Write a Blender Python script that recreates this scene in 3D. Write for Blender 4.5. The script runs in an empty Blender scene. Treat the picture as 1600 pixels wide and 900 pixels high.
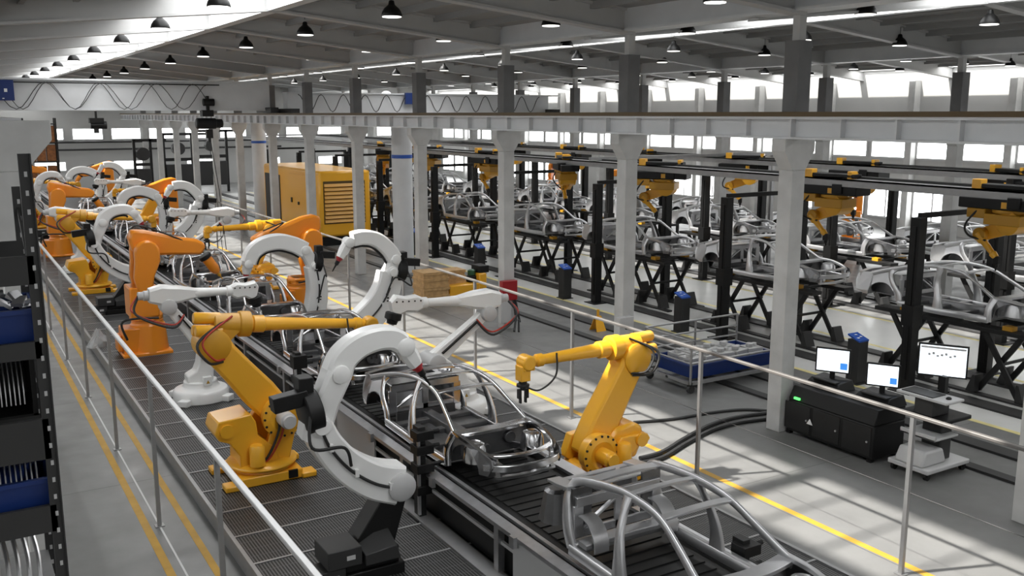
import bpy, bmesh, math, random
from mathutils import Vector, Matrix
random.seed(7)
SC = bpy.context.scene
COL = SC.collection
PI = math.pi
V = Vector

# ---------------------------------------------------------------- camera maths
H = 6.5
FPX = 1477.0
PITCH = math.atan(272 / FPX)
YAW = math.radians(31.15)
FW = V((math.sin(YAW) * math.cos(PITCH), math.cos(YAW) * math.cos(PITCH), -math.sin(PITCH)))
RT = V((math.cos(YAW), -math.sin(YAW), 0))
UP = RT.cross(FW)


def ray(u, v):
    return FW * FPX + RT * (u - 800) - UP * (v - 450)


def at_z(u, v, z=0.0):
    r = ray(u, v)
    return V((0, 0, H)) + r * ((z - H) / r.z)


def at_x(u, v, x):
    r = ray(u, v)
    return V((0, 0, H)) + r * (x / r.x)


def at_y(u, v, y):
    r = ray(u, v)
    return V((0, 0, H)) + r * (y / r.y)


# ---------------------------------------------------------------- materials
MATS = {}


def mat(name, col, rough=0.5, metal=0.0, noise=0.0, nscale=6.0, emit=None, estr=0.0, bump=0.0, coat=0.0, spec=0.5):
    if name in MATS:
        return MATS[name]
    m = bpy.data.materials.new(name)
    m.use_nodes = True
    nt = m.node_tree
    b = nt.nodes['Principled BSDF']
    b.inputs['Base Color'].default_value = (*col, 1)
    b.inputs['Roughness'].default_value = rough
    b.inputs['Metallic'].default_value = metal
    b.inputs['Specular IOR Level'].default_value = spec
    if coat:
        b.inputs['Coat Weight'].default_value = coat
        b.inputs['Coat Roughness'].default_value = 0.15
    if emit is not None:
        b.inputs['Emission Color'].default_value = (*emit, 1)
        b.inputs['Emission Strength'].default_value = estr
    if noise > 0 or bump > 0:
        tc = nt.nodes.new('ShaderNodeTexCoord')
        nz = nt.nodes.new('ShaderNodeTexNoise')
        nz.inputs['Scale'].default_value = nscale
        nz.inputs['Detail'].default_value = 5
        nt.links.new(tc.outputs['Object'], nz.inputs['Vector'])
        if noise > 0:
            cr = nt.nodes.new('ShaderNodeValToRGB')
            cr.color_ramp.elements[0].position = 0.3
            cr.color_ramp.elements[1].position = 0.7
            cr.color_ramp.elements[0].color = (*[c * (1 - noise) for c in col], 1)
            cr.color_ramp.elements[1].color = (*[min(1, c * (1 + noise)) for c in col], 1)
            nt.links.new(nz.outputs['Fac'], cr.inputs['Fac'])
            nt.links.new(cr.outputs['Color'], b.inputs['Base Color'])
        if bump > 0:
            bp = nt.nodes.new('ShaderNodeBump')
            bp.inputs['Strength'].default_value = bump
            bp.inputs['Distance'].default_value = 0.02
            nt.links.new(nz.outputs['Fac'], bp.inputs['Height'])
            nt.links.new(bp.outputs['Normal'], b.inputs['Normal'])
    MATS[name] = m
    return m


def glow(name, col, strength, clear=0.0):
    """daylight glazing: glows with sky light and (if clear > 0) lets part of the direct sun through"""
    m = bpy.data.materials.new(name)
    m.use_nodes = True
    nt = m.node_tree
    nt.nodes.clear()
    out = nt.nodes.new('ShaderNodeOutputMaterial')
    em = nt.nodes.new('ShaderNodeEmission')
    em.inputs['Color'].default_value = (*col, 1)
    em.inputs['Strength'].default_value = strength
    if clear > 0:
        tr = nt.nodes.new('ShaderNodeBsdfTransparent')
        tr.inputs['Color'].default_value = (clear, clear, clear, 1)
        ad = nt.nodes.new('ShaderNodeAddShader')
        nt.links.new(em.outputs[0], ad.inputs[0])
        nt.links.new(tr.outputs[0], ad.inputs[1])
        nt.links.new(ad.outputs[0], out.inputs[0])
    else:
        nt.links.new(em.outputs[0], out.inputs[0])
    MATS[name] = m
    return m


# ---------------------------------------------------------------- mesh builder
class MB:
    def __init__(self):
        self.v = []
        self.f = []

    def add(self, vs, fs):
        o = len(self.v)
        self.v += [tuple(p) for p in vs]
        self.f += [tuple(i + o for i in f) for f in fs]
        return self

    def box(self, c, s, rot=None):
        hx, hy, hz = s[0] / 2, s[1] / 2, s[2] / 2
        ps = [V((x, y, z)) for z in (-hz, hz) for y in (-hy, hy) for x in (-hx, hx)]
        if rot is not None:
            ps = [rot @ p for p in ps]
        c = V(c)
        return self.add([p + c for p in ps], [(0, 2, 3, 1), (4, 5, 7, 6), (0, 1, 5, 4), (2, 6, 7, 3), (0, 4, 6, 2), (1, 3, 7, 5)])

    def box2(self, a, b):
        a, b = V(a), V(b)
        return self.box((a + b) / 2, [abs(b[i] - a[i]) for i in range(3)])

    def bar(self, p, q, w, h, up=(0, 0, 1)):
        p, q, up = V(p), V(q), V(up)
        d = (q - p).normalized()
        s = d.cross(up)
        if s.length < 1e-4:
            s = d.cross(V((1, 0, 0)))
        s.normalize()
        u = s.cross(d)
        ps = []
        for c in (p, q):
            for a, b in ((-1, -1), (1, -1), (1, 1), (-1, 1)):
                ps.append(c + s * (a * w / 2) + u * (b * h / 2))
        return self.add(ps, [(0, 3, 2, 1), (4, 5, 6, 7), (0, 1, 5, 4), (1, 2, 6, 5), (2, 3, 7, 6), (3, 0, 4, 7)])

    def cyl(self, p, q, r0, r1=None, n=16):
        r1 = r0 if r1 is None else r1
        p, q = V(p), V(q)
        d = (q - p).normalized()
        a = d.orthogonal().normalized()
        b = d.cross(a)
        ps = []
        for c, r in ((p, r0), (q, r1)):
            for i in range(n):
                t = 2 * PI * i / n
                ps.append(c + a * (r * math.cos(t)) + b * (r * math.sin(t)))
        fs = [(i, (i + 1) % n, n + (i + 1) % n, n + i) for i in range(n)]
        fs += [tuple(range(n - 1, -1, -1)), tuple(range(n, 2 * n))]
        return self.add(ps, fs)

    def rings(self, p, d, prof, n=20):
        """lathe: prof = [(distance along d, radius)]"""
        p, d = V(p), V(d).normalized()
        a = d.orthogonal().normalized()
        b = d.cross(a)
        ps = []
        for t, r in prof:
            for i in range(n):
                w = 2 * PI * i / n
                ps.append(p + d * t + a * (r * math.cos(w)) + b * (r * math.sin(w)))
        fs = []
        for k in range(len(prof) - 1):
            for i in range(n):
                fs.append((k * n + i, k * n + (i + 1) % n, (k + 1) * n + (i + 1) % n, (k + 1) * n + i))
        fs.append(tuple(range(n - 1, -1, -1)))
        fs.append(tuple(range((len(prof) - 1) * n, len(prof) * n)))
        return self.add(ps, fs)

    def tube(self, pts, r, n=8, smooth=0):
        pts = [V(p) for p in pts]
        if smooth:
            pts = spline(pts, smooth)
        m = len(pts)
        rs = r if isinstance(r, (list, tuple)) else [r] * m
        if len(rs) != m:
            rs = [rs[0] + (rs[-1] - rs[0]) * i / (m - 1) for i in range(m)]
        tang = [(pts[min(i + 1, m - 1)] - pts[max(i - 1, 0)]).normalized() for i in range(m)]
        a = tang[0].orthogonal().normalized()
        ps = []
        for i in range(m):
            t = tang[i]
            a = (a - t * a.dot(t))
            a = a.normalized() if a.length > 1e-6 else t.orthogonal().normalized()
            b = t.cross(a)
            for k in range(n):
                w = 2 * PI * k / n
                ps.append(pts[i] + a * (rs[i] * math.cos(w)) + b * (rs[i] * math.sin(w)))
        fs = []
        for i in range(m - 1):
            for k in range(n):
                fs.append((i * n + k, i * n + (k + 1) % n, (i + 1) * n + (k + 1) % n, (i + 1) * n + k))
        fs.append(tuple(range(n - 1, -1, -1)))
        fs.append(tuple(range((m - 1) * n, m * n)))
        return self.add(ps, fs)

    def sweep(self, pts, ws, hs, side=(0, 1, 0), smooth=0, chamfer=0.25):
        """chamfered rectangular section along pts; width ws across 'side', height hs in the plane normal to it"""
        pts = [V(p) for p in pts]
        k0 = len(pts)
        if smooth:
            pts = spline(pts, smooth)
        m = len(pts)

        def res(a):
            if not isinstance(a, (list, tuple)):
                return [a] * m
            out = []
            for i in range(m):
                t = i / (m - 1) * (len(a) - 1)
                j = min(int(t), len(a) - 2)
                out.append(a[j] + (a[j + 1] - a[j]) * (t - j))
            return out
        ws, hs = res(ws), res(hs)
        S0 = V(side).normalized()
        ps = []
        for i in range(m):
            t = (pts[min(i + 1, m - 1)] - pts[max(i - 1, 0)]).normalized()
            s = (S0 - t * S0.dot(t)).normalized()
            u = t.cross(s)
            w, h = ws[i] / 2, hs[i] / 2
            c = min(w, h) * chamfer
            for x, y in ((-w + c, -h), (w - c, -h), (w, -h + c), (w, h - c), (w - c, h), (-w + c, h), (-w, h - c), (-w, -h + c)):
                ps.append(pts[i] + s * x + u * y)
        n = 8
        fs = []
        for i in range(m - 1):
            for k in range(n):
                fs.append((i * n + k, i * n + (k + 1) % n, (i + 1) * n + (k + 1) % n, (i + 1) * n + k))
        fs.append(tuple(range(n - 1, -1, -1)))
        fs.append(tuple(range((m - 1) * n, m * n)))
        return self.add(ps, fs)

    def prism(self, poly, y0, y1):
        """polygon in the XZ plane extruded from y0 to y1"""
        n = len(poly)
        ps = [(x, y0, z) for x, z in poly] + [(x, y1, z) for x, z in poly]
        fs = [tuple(range(n)), tuple(range(2 * n - 1, n - 1, -1))]
        fs += [(i, n + i, n + (i + 1) % n, (i + 1) % n) for i in range(n)]
        return self.add(ps, fs)

    def shell(self, poly, fn, th):
        """open-plane polygon of (a, b) mapped to 3-D by fn(a, b, offset) and given thickness th"""
        n = len(poly)
        ps = [fn(a, b, 0) for a, b in poly] + [fn(a, b, th) for a, b in poly]
        fs = [tuple(range(n)), tuple(range(2 * n - 1, n - 1, -1))]
        fs += [(i, n + i, n + (i + 1) % n, (i + 1) % n) for i in range(n)]
        return self.add(ps, fs)

    def ball(self, c, r, n=14, sc=(1, 1, 1)):
        prof = []
        k = n // 2
        c = V(c)
        ps = [c + V((0, 0, -r * sc[2]))]
        for j in range(1, k):
            a = -PI / 2 + PI * j / k
            for i in range(n):
                w = 2 * PI * i / n
                ps.append(c + V((r * sc[0] * math.cos(a) * math.cos(w), r * sc[1] * math.cos(a) * math.sin(w), r * sc[2] * math.sin(a))))
        ps.append(c + V((0, 0, r * sc[2])))
        fs = [(0, 1 + (i + 1) % n, 1 + i) for i in range(n)]
        for j in range(k - 2):
            for i in range(n):
                a = 1 + j * n
                fs.append((a + i, a + (i + 1) % n, a + n + (i + 1) % n, a + n + i))
        last = len(ps) - 1
        a = 1 + (k - 2) * n
        fs += [(a + i, a + (i + 1) % n, last) for i in range(n)]
        return self.add(ps, fs)

    def flipx(self):
        self.v = [(-x, y, z) for x, y, z in self.v]
        return self

    def build(self, name, material, parent=None, bevel=0.0, smooth=True, loc=None, angle=38):
        me = bpy.data.meshes.new(name)
        me.from_pydata(self.v, [], self.f)
        bm = bmesh.new()
        bm.from_mesh(me)
        bmesh.ops.recalc_face_normals(bm, faces=bm.faces)
        bm.to_mesh(me)
        bm.free()
        if smooth:
            me.polygons.foreach_set('use_smooth', [True] * len(me.polygons))
            me.set_sharp_from_angle(angle=math.radians(angle))
        me.materials.append(material)
        o = bpy.data.objects.new(name, me)
        COL.objects.link(o)
        if parent is not None:
            o.parent = parent
        if loc is not None:
            o.location = loc
        if bevel > 0:
            md = o.modifiers.new('edge', 'BEVEL')
            md.width = bevel
            md.segments = 2
            md.limit_method = 'ANGLE'
            md.angle_limit = math.radians(40)
        return o


def spline(pts, k):
    out = []
    n = len(pts)
    for i in range(n - 1):
        p0, p1, p2, p3 = pts[max(i - 1, 0)], pts[i], pts[i + 1], pts[min(i + 2, n - 1)]
        for j in range(k):
            t = j / k
            out.append(0.5 * ((2 * p1) + (p2 - p0) * t + (2 * p0 - 5 * p1 + 4 * p2 - p3) * t * t + (3 * p1 - p0 - 3 * p2 + p3) * t ** 3))
    out.append(pts[-1])
    return out


def arc(cx, cz, r, a0, a1, n=8):
    return [(cx + r * math.cos(math.radians(a0 + (a1 - a0) * i / n)), cz + r * math.sin(math.radians(a0 + (a1 - a0) * i / n))) for i in range(n + 1)]


def tag(o, label=None, cat=None, group=None, kind=None):
    if label:
        o['label'] = label
    if cat:
        o['category'] = cat
    if group:
        o['group'] = group
    if kind:
        o['kind'] = kind
    return o


def thing(name, loc, label, cat, group=None, rz=0.0):
    o = bpy.data.objects.new(name, None)
    o.empty_display_size = 0.2
    COL.objects.link(o)
    o.location = loc
    o.rotation_euler = (0, 0, rz)
    return tag(o, label, cat, group)


KIDS = {}


def children_of(o):
    return [c for c in bpy.data.objects if c.parent == o]


def dup(o, loc=None, label=None, group=None, rz=None, parent=None, sc=None):
    c = o.copy()
    COL.objects.link(c)
    if parent is not None:
        c.parent = parent
    if loc is not None:
        c.location = loc
    if rz is not None:
        c.rotation_euler = (0, 0, rz)
    if sc is not None:
        c.scale = sc
    if label:
        c['label'] = label
    if group:
        c['group'] = group
    if o.name not in KIDS:
        KIDS[o.name] = children_of(o)
    for k in KIDS[o.name]:
        dup(k, parent=c)
    return c


ORD = ['first', 'second', 'third', 'fourth', 'fifth', 'sixth', 'seventh', 'eighth', 'ninth', 'tenth', 'eleventh', 'twelfth', 'thirteenth', 'fourteenth', 'fifteenth', 'sixteenth', 'seventeenth', 'eighteenth', 'nineteenth', 'twentieth']

# palette
M_FLOOR = None
ORANGE = mat('orange_paint', (0.84, 0.27, 0.015), 0.32, coat=0.3)
YELLOW = mat('yellow_paint', (0.86, 0.43, 0.025), 0.34, coat=0.3)
YELLOWD = mat('ochre_paint', (0.62, 0.31, 0.02), 0.4)
WHITE = mat('white_paint', (0.80, 0.80, 0.79), 0.32, coat=0.3)
LGREY = mat('light_grey_paint', (0.50, 0.50, 0.50), 0.45)
WALLW = mat('wall_paint', (0.43, 0.43, 0.42), 0.7, noise=0.05, nscale=0.6)
GIRD = mat('roof_girder_paint', (0.50, 0.50, 0.495), 0.6, noise=0.04, nscale=1.5)
BEAMW = mat('white_steel', (0.62, 0.63, 0.64), 0.5, noise=0.04, nscale=2)
CONC = mat('concrete', (0.50, 0.50, 0.49), 0.75, noise=0.10, nscale=2.2, bump=0.1)
DCONC = mat('dark_concrete', (0.15, 0.15, 0.15), 0.7, noise=0.12, nscale=2.0)
CEIL = mat('ceiling_paint', (0.30, 0.30, 0.295), 0.8, noise=0.06, nscale=0.5)
BLACK = mat('black_plastic', (0.007, 0.007, 0.007), 0.45, spec=0.3)
DARK = mat('dark_steel', (0.014, 0.014, 0.014), 0.45, noise=0.15, nscale=4, spec=0.35)
CHAR = mat('charcoal_paint', (0.034, 0.034, 0.034), 0.5, spec=0.35)
RUBBER = mat('rubber_hose', (0.015, 0.015, 0.015), 0.5)
STEEL = mat('brushed_steel', (0.55, 0.55, 0.56), 0.34, metal=0.9, noise=0.06, nscale=9)
BODY = mat('bare_body_metal', (0.66, 0.66, 0.67), 0.20, metal=1.0, noise=0.08, nscale=5)
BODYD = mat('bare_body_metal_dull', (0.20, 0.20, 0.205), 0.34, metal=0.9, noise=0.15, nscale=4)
RAILM = mat('galvanised_rail', (0.34, 0.34, 0.34), 0.45, metal=0.7, noise=0.06, nscale=5)
BODY2 = mat('pale_body_metal', (0.66, 0.66, 0.67), 0.32, metal=0.8, noise=0.06, nscale=3)
PRIMER = mat('primed_body_metal', (0.50, 0.50, 0.51), 0.32, metal=0.75, noise=0.06, nscale=4)
RAILD = mat('grey_brown_rail', (0.17, 0.16, 0.15), 0.5, metal=0.3)
RAILTOP = mat('polished_rail', (0.62, 0.62, 0.62), 0.4, metal=0.5)
BLUE = mat('blue_plastic', (0.006, 0.026, 0.14), 0.4)
BLUEL = mat('blue_panel', (0.02, 0.09, 0.42), 0.4)
RED = mat('red_paint', (0.32, 0.010, 0.015), 0.4)
REDW = mat('red_cable', (0.40, 0.03, 0.015), 0.5)
LINE = mat('yellow_floor_paint', (0.44, 0.25, 0.025), 0.55, noise=0.12, nscale=3)
LINEP = mat('pale_yellow_floor_paint', (0.66, 0.58, 0.26), 0.55, noise=0.1, nscale=3)
LINEW = mat('white_floor_paint', (0.55, 0.55, 0.55), 0.5)
WOOD = mat('crate_wood', (0.48, 0.30, 0.13), 0.7, noise=0.2, nscale=7)
BROWN = mat('ochre_brown_rail', (0.085, 0.050, 0.010), 0.5)
GREENL = mat('green_light', (0.02, 0.3, 0.03), 0.4, emit=(0.1, 1, 0.15), estr=1.5)
SCREEN = mat('lit_screen', (0.7, 0.75, 0.8), 0.3, emit=(0.86, 0.93, 1.0), estr=0.75)
SCREENB = mat('lit_screen_blue', (0.05, 0.25, 0.7), 0.3, emit=(0.05, 0.25, 0.75), estr=0.6)
LAMPW = glow('lamp_diffuser', (1.0, 0.97, 0.92), 2.2)
SKY = glow('skylight_glazing', (1.0, 1.0, 0.99), 3.6, 0.7)
WIN = glow('window_daylight', (0.98, 1.0, 1.0), 4.2)
WIN2 = glow('side_window_daylight', (0.98, 1.0, 1.0), 1.6)
NEARFILL = glow('near_fill_glow', (0.98, 1.0, 1.0), 0.5)  # glow of the panes added behind the camera as fill
# ================================================================ setting
Y0, Y1 = -14.0, 92.0
XW = 46.5          # right wall
XL = -7.5          # left wall
ROW0, ROW1, ROW2 = 0.76, 14.6, 30.3
ZE = 8.95          # soffit height in the valleys
SL = 0.10          # roof slope


def floor_material():
    m = bpy.data.materials.new('sealed_concrete_floor')
    m.use_nodes = True
    nt = m.node_tree
    b = nt.nodes['Principled BSDF']
    tc = nt.nodes.new('ShaderNodeTexCoord')
    n1 = nt.nodes.new('ShaderNodeTexNoise')
    n1.inputs['Scale'].default_value = 0.35
    n1.inputs['Detail'].default_value = 8
    n1.inputs['Roughness'].default_value = 0.62
    nt.links.new(tc.outputs['Object'], n1.inputs['Vector'])
    cr = nt.nodes.new('ShaderNodeValToRGB')
    cr.color_ramp.elements[0].position = 0.28
    cr.color_ramp.elements[0].color = (0.135, 0.135, 0.132, 1)
    cr.color_ramp.elements[1].position = 0.75
    cr.color_ramp.elements[1].color = (0.205, 0.205, 0.20, 1)
    nt.links.new(n1.outputs['Fac'], cr.inputs['Fac'])
    br = nt.nodes.new('ShaderNodeTexBrick')
    br.offset = 0.0
    br.inputs['Scale'].default_value = 1.0
    br.inputs['Brick Width'].default_value = 5.75
    br.inputs['Row Height'].default_value = 5.75
    br.inputs['Mortar Size'].default_value = 0.014
    br.inputs['Mortar Smooth'].default_value = 0.4
    br.inputs['Color1'].default_value = (1, 1, 1, 1)
    br.inputs['Color2'].default_value = (0.95, 0.95, 0.95, 1)
    br.inputs['Mortar'].default_value = (0.55, 0.55, 0.55, 1)
    nt.links.new(tc.outputs['Object'], br.inputs['Vector'])
    mx = nt.nodes.new('ShaderNodeMix')
    mx.data_type = 'RGBA'
    mx.blend_type = 'MULTIPLY'
    mx.inputs['Factor'].default_value = 1
    nt.links.new(cr.outputs['Color'], mx.inputs['A'])
    nt.links.new(br.outputs['Color'], mx.inputs['B'])
    nt.links.new(mx.outputs['Result'], b.inputs['Base Color'])
    n2 = nt.nodes.new('ShaderNodeTexNoise')
    n2.inputs['Scale'].default_value = 1.6
    n2.inputs['Detail'].default_value = 6
    nt.links.new(tc.outputs['Object'], n2.inputs['Vector'])
    mr = nt.nodes.new('ShaderNodeMapRange')
    mr.inputs['From Min'].default_value = 0.3
    mr.inputs['From Max'].default_value = 0.7
    mr.inputs['To Min'].default_value = 0.30
    mr.inputs['To Max'].default_value = 0.50
    nt.links.new(n2.outputs['Fac'], mr.inputs['Value'])
    nt.links.new(mr.outputs['Result'], b.inputs['Roughness'])
    return m


M_FLOOR = floor_material()
tag(MB().box2((XL, Y0, -0.2), (XW + 0.3, Y1, 0)).build('floor', M_FLOOR), 'grey sealed concrete factory floor', 'floor', kind='structure')
tag(MB().box2((XW, Y0, 0), (XW + 0.3, Y1, 9.6)).build('wall_right', WALLW), 'pale grey outer wall beyond the right hand bays', 'wall', kind='structure')
tag(MB().box2((XL - 0.3, Y0, 0), (XL, Y1, 9.6)).build('wall_left', WALLW), 'grey outer wall on the left', 'wall', kind='structure')
tag(MB().box2((XL, Y1, 0), (XW, Y1 + 0.3, 11)).build('wall_far', WALLW), 'pale end wall at the far end of the hall', 'wall', kind='structure')
tag(MB().box2((XL, Y0 - 0.3, 0), (XW, Y0, 11)).build('wall_near', WALLW), 'end wall behind the photographer', 'wall', kind='structure')

# ---------------------------------------------------------------- roof
YC1 = [-9.2, -3.6, 1.95, 7.98, 13.35, 18.65, 24.5, 30.4, 36.25, 42.0, 47.5, 53.6, 59.0, 64.2, 69.8, 75.6, 81.5]
YC2 = [-8.6, -2.8, 3.0, 8.8, 14.6, 20.4, 26.2, 31.9, 37.6, 43.45, 49.2, 55.0, 60.8, 66.5, 72.3, 78]
BAYS = [(-13.0, ROW0, YC1), (ROW0, ROW1, YC1), (ROW1, ROW2, YC2), (ROW2, XW, YC2)]
ceil = MB()
purl = MB()
win_n = [0]


def window(mesh_frame, mesh_pane, label, pane=None):
    win_n[0] += 1
    f = mesh_frame.build('window_%d' % win_n[0], LGREY)
    tag(f, label, 'window', kind='structure')
    mesh_pane.build('pane', pane or WIN, f)
    return f


def zr(x, x0, x1):
    xm = (x0 + x1) / 2
    return ZE + SL * ((x1 - x0) / 2 - abs(x - xm))


names = ['over the far left bay', 'over the robot line', 'over the lift bay', 'over the far right bay']
for bi, (x0, x1, ys) in enumerate(BAYS):
    xm = (x0 + x1) / 2
    zm = zr(xm, x0, x1)
    lo = max(x0, XL)
    t = 0.12

    def slab(xa, xb):
        za, zb = zr(xa, x0, x1), zr(xb, x0, x1)
        ceil.add([(xa, Y0, za), (xb, Y0, zb), (xb, Y0, zb + t), (xa, Y0, za + t), (xa, Y1, za), (xb, Y1, zb), (xb, Y1, zb + t), (xa, Y1, za + t)],
                 [(0, 1, 2, 3), (7, 6, 5, 4), (0, 4, 5, 1), (1, 5, 6, 2), (2, 6, 7, 3), (3, 7, 4, 0)])
    sa, sb = xm - 2.7, xm - 0.22
    slab(lo, sa)
    slab(sb, xm)
    if bi == 3:
        slab(xm, x1 - 1.1)
    else:
        slab(xm, x1)
    # skylight band just left of the ridge
    strips = [(sa, sb)] + ([(x1 - 1.1, x1 - 0.1)] if bi == 3 else [])
    for si, (a, b) in enumerate(strips):
        za, zb = zr(a, x0, x1), zr(b, x0, x1)
        fr, pn = MB(), MB()
        pn.add([(a, Y0, za + 0.06), (b, Y0, zb + 0.06), (b, Y1, zb + 0.06), (a, Y1, za + 0.06)], [(0, 1, 2, 3)])
        y = Y0
        while y < Y1 and si == 0:
            fr.bar((a, y, za + 0.03), (b, y, zb + 0.03), 0.075, 0.12)
            y += 1.2
        for x, z in ((a, za), (b, zb)):
            fr.bar((x, Y0, z + 0.03), (x, Y1, z + 0.03), 0.08, 0.12)
        window(fr, pn, ('long glazed skylight beside the ridge ' if si == 0 else 'long glazed strip along the wall head ') + names[bi], SKY)
    # ridge beam
    tag(MB().box2((xm - 0.16, Y0, zm - 0.58), (xm + 0.16, Y1, zm + 0.02)).build('beam', BEAMW), 'pale ridge beam running ' + names[bi], 'beam', kind='structure')
    # purlins along the bay
    xs = [xm + s * k * 1.15 for s in (-1, 1) for k in range(1, 7)]
    for x in xs:
        if lo + 0.3 < x < x1 - 0.3 and not (sa - 0.1 < x < sb + 0.1):
            z = zr(x, x0, x1)
            purl.box2((x - 0.06, Y0, z - 0.16), (x + 0.06, Y1, z + 0.01))
c = ceil.build('ceiling', CEIL)
tag(c, 'grey pitched factory roof of three gabled bays', 'ceiling', kind='structure')
purl.build('purlin', CEIL, c)

# girders across the bays
gm = {}
gn = 0
for bi, (x0, x1, ys) in enumerate(BAYS):
    xm = (x0 + x1) / 2
    for s in (0, 1):
        if bi == 0 and s == 0:
            continue
        xa, xb = (x0, xm) if s == 0 else (xm, x1)
        za, zb = zr(xa, x0, x1), zr(xb, x0, x1)
        o = None
        for k, y in enumerate(ys):
            if y < 0:
                continue
            if o is None:
                mb = MB()
                d = 0.52
                for (w, z0, z1) in ((0.30, -0.06, 0.0), (0.10, -d, -0.06), (0.30, -d - 0.06, -d)):
                    mb.add([(xa, -w / 2, za + z0), (xb, -w / 2, zb + z0), (xb, w / 2, zb + z0), (xa, w / 2, za + z0),
                            (xa, -w / 2, za + z1), (xb, -w / 2, zb + z1), (xb, w / 2, zb + z1), (xa, w / 2, za + z1)],
                           [(0, 3, 2, 1), (4, 5, 6, 7), (0, 1, 5, 4), (1, 2, 6, 5), (2, 3, 7, 6), (3, 0, 4, 7)])
                o = mb.build('beam', GIRD, smooth=False)
                o.location = (0, y, 0)
            else:
                o = o.copy()
                COL.objects.link(o)
                o.location = (0, y, 0)
            tag(o, 'sloping white roof girder, %s from the near end %s, %s slope' % (ORD[k], names[bi], 'rising' if s == 0 else 'falling'), 'beam', 'roof girders', 'structure')

# valley gutter beams
for x, nm in ((ROW0, 'left'), (ROW1, 'first'), (ROW2, 'second')):
    mb = MB().box2((x - 0.22, Y0, 8.5), (x + 0.22, Y1, 9.02)).box2((x - 0.30, Y0, 8.44), (x + 0.30, Y1, 8.5))
    tag(mb.build('beam', BEAMW if x > 10 else GIRD, smooth=False), 'white valley beam over the %s column row' % nm, 'beam', kind='structure')


# ---------------------------------------------------------------- columns with corbels
def column(x, y, w, label, corbel=True, upper=True, cw=0.42, cz=0.0):
    mb = MB()
    h = w / 2
    if corbel:
        zc = 5.40 + cz
        mb.box2((x - h, y - h, 0), (x + h, y + h, zc))
        mb.prism([(-h, zc), (-cw, 5.78 + cz), (-cw, 6.02 + cz), (cw, 6.02 + cz), (cw, 5.78 + cz), (h, zc)], -h, h)
        n = 12
        mb.v[-n:] = [(a + x, b + y, c) for a, b, c in mb.v[-n:]]
    else:
        mb.box2((x - h, y - h, 0), (x + h, y + h, 6.02))
    o = tag(mb.build('column', CONC, smooth=False, bevel=0.012), label, 'column', 'corbelled concrete columns', 'structure')
    if upper:
        u = MB().box2((x - h, y - h, 6.02), (x + h, y + h, 7.9)).build('upper_shaft', DCONC, o, smooth=False)
        MB().box2((x - h * 0.5, y - h * 0.5, 7.9), (x + h * 0.5, y + h * 0.5, 8.44)).build('bearing_post', CONC, o, smooth=False)
    return o


k = 0
for y in YC1:
    if y > 5:
        column(ROW1, y, 0.36, 'pale concrete column with corbel head, %s from the near end beside the robot line' % ORD[k])
        k += 1
k = 0
for y in YC1:
    if y > 12:
        column(ROW0, y, 0.36, 'pale concrete column on the left row behind the parts rack, %s from the near end' % ORD[k], upper=False, cw=0.50, cz=0.40)
        k += 1
k = 0
for y in YC2:
    if y > 5:
        column(ROW2, y, 0.40, 'grey concrete column in the second row beyond the lift bay, %s from the near end' % ORD[k])
        k += 1
YP = [10.85 + 5.75 * i for i in range(14)]
for i, y in enumerate(YP):
    tag(MB().box2((XW - 0.5, y - 0.2, 0), (XW, y + 0.2, 8.3)).build('column', CONC, smooth=False), 'pale wall pilaster on the right wall, %s from the near end' % ORD[i], 'column', 'wall pilasters', 'structure')

# ---------------------------------------------------------------- windows in the right wall and far wall
for i, y in enumerate(YP):
    for j, (a, b) in enumerate(((0.35, 2.70), (3.10, 5.45))):
        ya, yb = y + a, y + b
        for lvl, (z0, z1) in (('upper', (4.10, 5.02)), ('lower', (0.7, 2.5))):
            if lvl == 'lower' and (i + j) % 3 == 0:
                continue
            fr = MB()
            x = XW - 0.06
            fr.box2((x, ya - 0.1, z0 - 0.1), (XW + 0.0, ya, z1 + 0.1)).box2((x, yb, z0 - 0.1), (XW, yb + 0.1, z1 + 0.1))
            fr.box2((x, ya, z0 - 0.1), (XW, yb, z0)).box2((x, ya, z1), (XW, yb, z1 + 0.1))
            if lvl == 'lower':
                fr.box2((x, (ya + yb) / 2 - 0.04, z0), (XW, (ya + yb) / 2 + 0.04, z1))
            pn = MB().box2((XW - 0.02, ya, z0), (XW - 0.005, yb, z1))
            window(fr, pn, '%s window in the right wall, %s bay from the near end, %s of two' % (lvl, ORD[i], ORD[j]))
for i in range(16):
    xa = -5.5 + i * 3.2
    xb = xa + 2.4
    for lvl, (z0, z1) in (('upper', (4.3, 5.2)), ('lower', (1.6, 2.3))):
        if lvl == 'lower' and i % 2:
            continue
        fr, pn = MB(), MB()
        y = Y1 - 0.06
        fr.box2((xa - 0.1, y, z0 - 0.1), (xa, Y1, z1 + 0.1)).box2((xb, y, z0 - 0.1), (xb + 0.1, Y1, z1 + 0.1))
        fr.box2((xa, y, z0 - 0.1), (xb, Y1, z0)).box2((xa, y, z1), (xb, Y1, z1 + 0.1))
        pn.box2((xa, Y1 - 0.02, z0), (xb, Y1 - 0.005, z1))
        window(fr, pn, '%s window in the far end wall, %s from the left' % (lvl, ORD[i]))
# glowing arched pane on the far wall above the crane rail
a = at_y(592, 172, Y1)
b = at_y(616, 172, Y1)
zt = at_y(604, 141, Y1).z
fr, pn = MB(), MB()
poly = [(a.x, 6.3), (b.x, 6.3), (b.x - 0.15, zt - 0.7)] + arc((a.x + b.x) / 2, zt - 0.75, (b.x - a.x) / 2 - 0.2, 10, 170, 8) + [(a.x + 0.15, zt - 0.7)]
pn.prism(poly, Y1 - 0.04, Y1 - 0.01)
fr.box2((a.x - 0.1, Y1 - 0.06, 6.2), (b.x + 0.1, Y1, 6.3))
window(fr, pn, 'bright arched pane high in the far end wall')
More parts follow.
